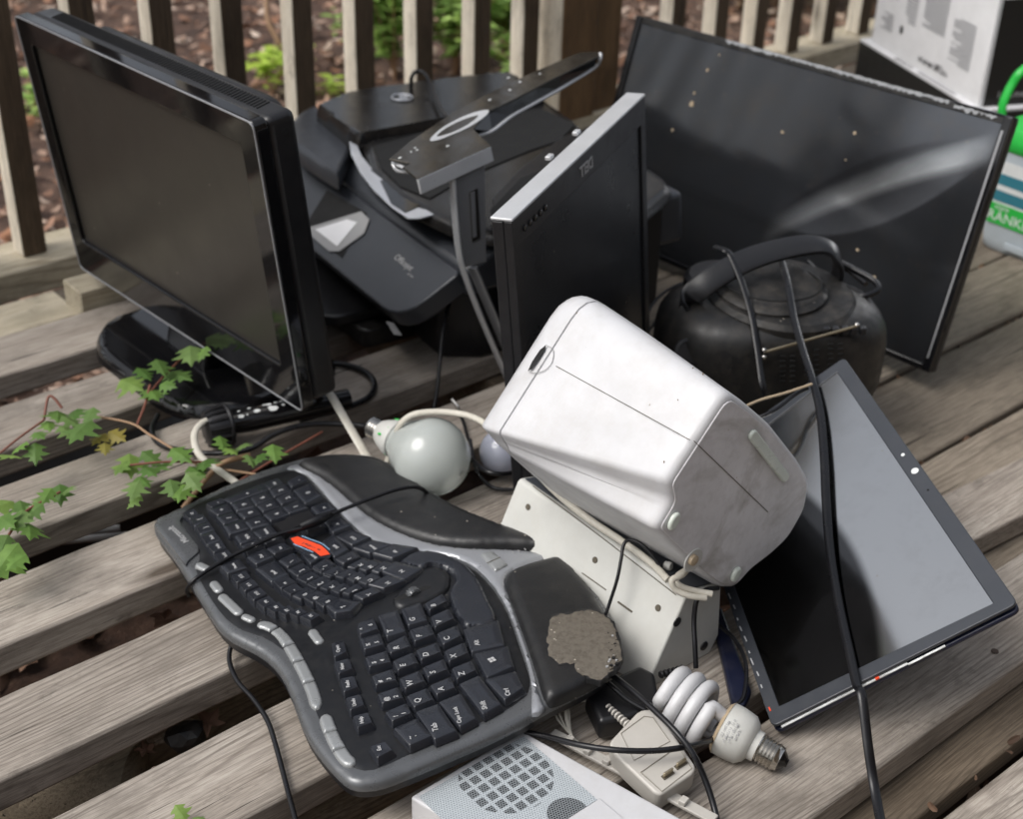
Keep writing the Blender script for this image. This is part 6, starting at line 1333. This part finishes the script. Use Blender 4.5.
cable('cable', 'thin black wire bent over the edge of the white wedge casing', [(660, 566, .112), (646, 548, .125), (632, 540, .128), (624, 544, .124), (621, 560, .112), (617, 580, .095), (610, 602, .072), (604, 620, .055)], .0019)
cable('cable', 'black wire coming out below the white appliance and hooking down past the casing', [(718, 588, .100), (706, 590, .106), (697, 600, .10), (694, 620, .08), (695, 645, .06), (696, 668, .04)], .0026)
cable('cable', 'black wire curving beneath the chipped edge of the screen panel', [(712, 620, .03), (735, 640, .03), (746, 665, .025), (744, 695, .015), (736, 706, .010)], .0022)
cable('cable', 'black cable hanging from the monitor stand in front of the printer body', [(462, 282, .11), (449, 305, .09), (443, 330, .065), (440, 360, .035), (437, 390, .008), (434, 408, -.01)], .0029)
cable('cable', 'thick black cable loop on the slats beside the television corner', [(316, 364, .012), (340, 364, .008), (362, 370, .008), (374, 382, .008), (370, 396, .008), (350, 406, .008), (322, 414, .010), (300, 420, .012)], .0042)
cable('cable', 'black cable running behind the vine from the television foot to the bulb', [(158, 415, .012), (152, 430, .010), (160, 444, .008), (190, 452, .010), (225, 453, .014), (252, 448, .018), (275, 434, .024), (305, 425, .026), (340, 424, .026), (372, 427, .030), (388, 430, .062), (396, 424, .070)], .0036)
cable('cable', 'black cable looping up behind the printer logo', [(411, 88, .225), (412, 76, .245), (419, 71, .250), (427, 77, .245), (433, 92, .235), (440, 108, .235), (447, 118, .24)], .0034)
cable('cable', 'black wire in the shade below the small bluish bulb', [(470, 440, .03), (474, 462, .020), (480, 476, .010), (494, 488, .006), (516, 490, .006)], .0026)
cable('cable', 'black cord crossing in front of the small bluish bulb', [(468, 456, .035), (484, 470, .05), (500, 474, .05), (518, 472, .04)], .0030)
jk = thing('audio_plug', 'small silver plug standing on the slat behind the globe bulb', 'plug', tuple(at(458, 412, 0)))
MB().tube([at(460, 415, .002), at(457, 406, .014), at(452, 400, .018)], .0026, 8, 3).build('barrel', 'metal', jk); MB().tube([at(460, 414, .004), at(464, 424, .003), at(468, 440, .003)], .0022, 8, 4).build('cord', 'cable', jk)

# ================================================================== LIGHT
w = bpy.data.worlds.new('World'); scene.world = w; w.use_nodes = True; nt = w.node_tree
bg = nt.nodes['Background']; sky = nt.nodes.new('ShaderNodeTexSky'); sky.sky_type = 'NISHITA'; sky.sun_disc = False
SUN_EL, SUN_AZ = 52.0, 160.0      # azimuth of the light measured in the XY plane from +X
sky.sun_elevation = R_(SUN_EL); sky.sun_rotation = R_(90-SUN_AZ); sky.air_density = 1.0; sky.dust_density = 4.0; sky.ozone_density = 1.0
hs = nt.nodes.new('ShaderNodeHueSaturation'); hs.inputs['Saturation'].default_value = .35
nt.links.new(sky.outputs[0], hs.inputs['Color']); nt.links.new(hs.outputs[0], bg.inputs['Color']); bg.inputs['Strength'].default_value = .15
sl = bpy.data.lights.new('sun', 'SUN'); sl.energy = 1.0; sl.angle = R_(35); sl.color = (1, .985, .96); so = bpy.data.objects.new('sun', sl); COL.objects.link(so)
dv = Vector((math.cos(R_(SUN_EL))*math.cos(R_(SUN_AZ)), math.cos(R_(SUN_EL))*math.sin(R_(SUN_AZ)), math.sin(R_(SUN_EL))))
so.rotation_euler = dv.to_track_quat('Z', 'Y').to_euler(); so.location = (0, 0, 4)
vs = scene.view_settings; vs.view_transform = 'Standard'; vs.look = 'None'; vs.exposure = 0.45; vs.gamma = 1
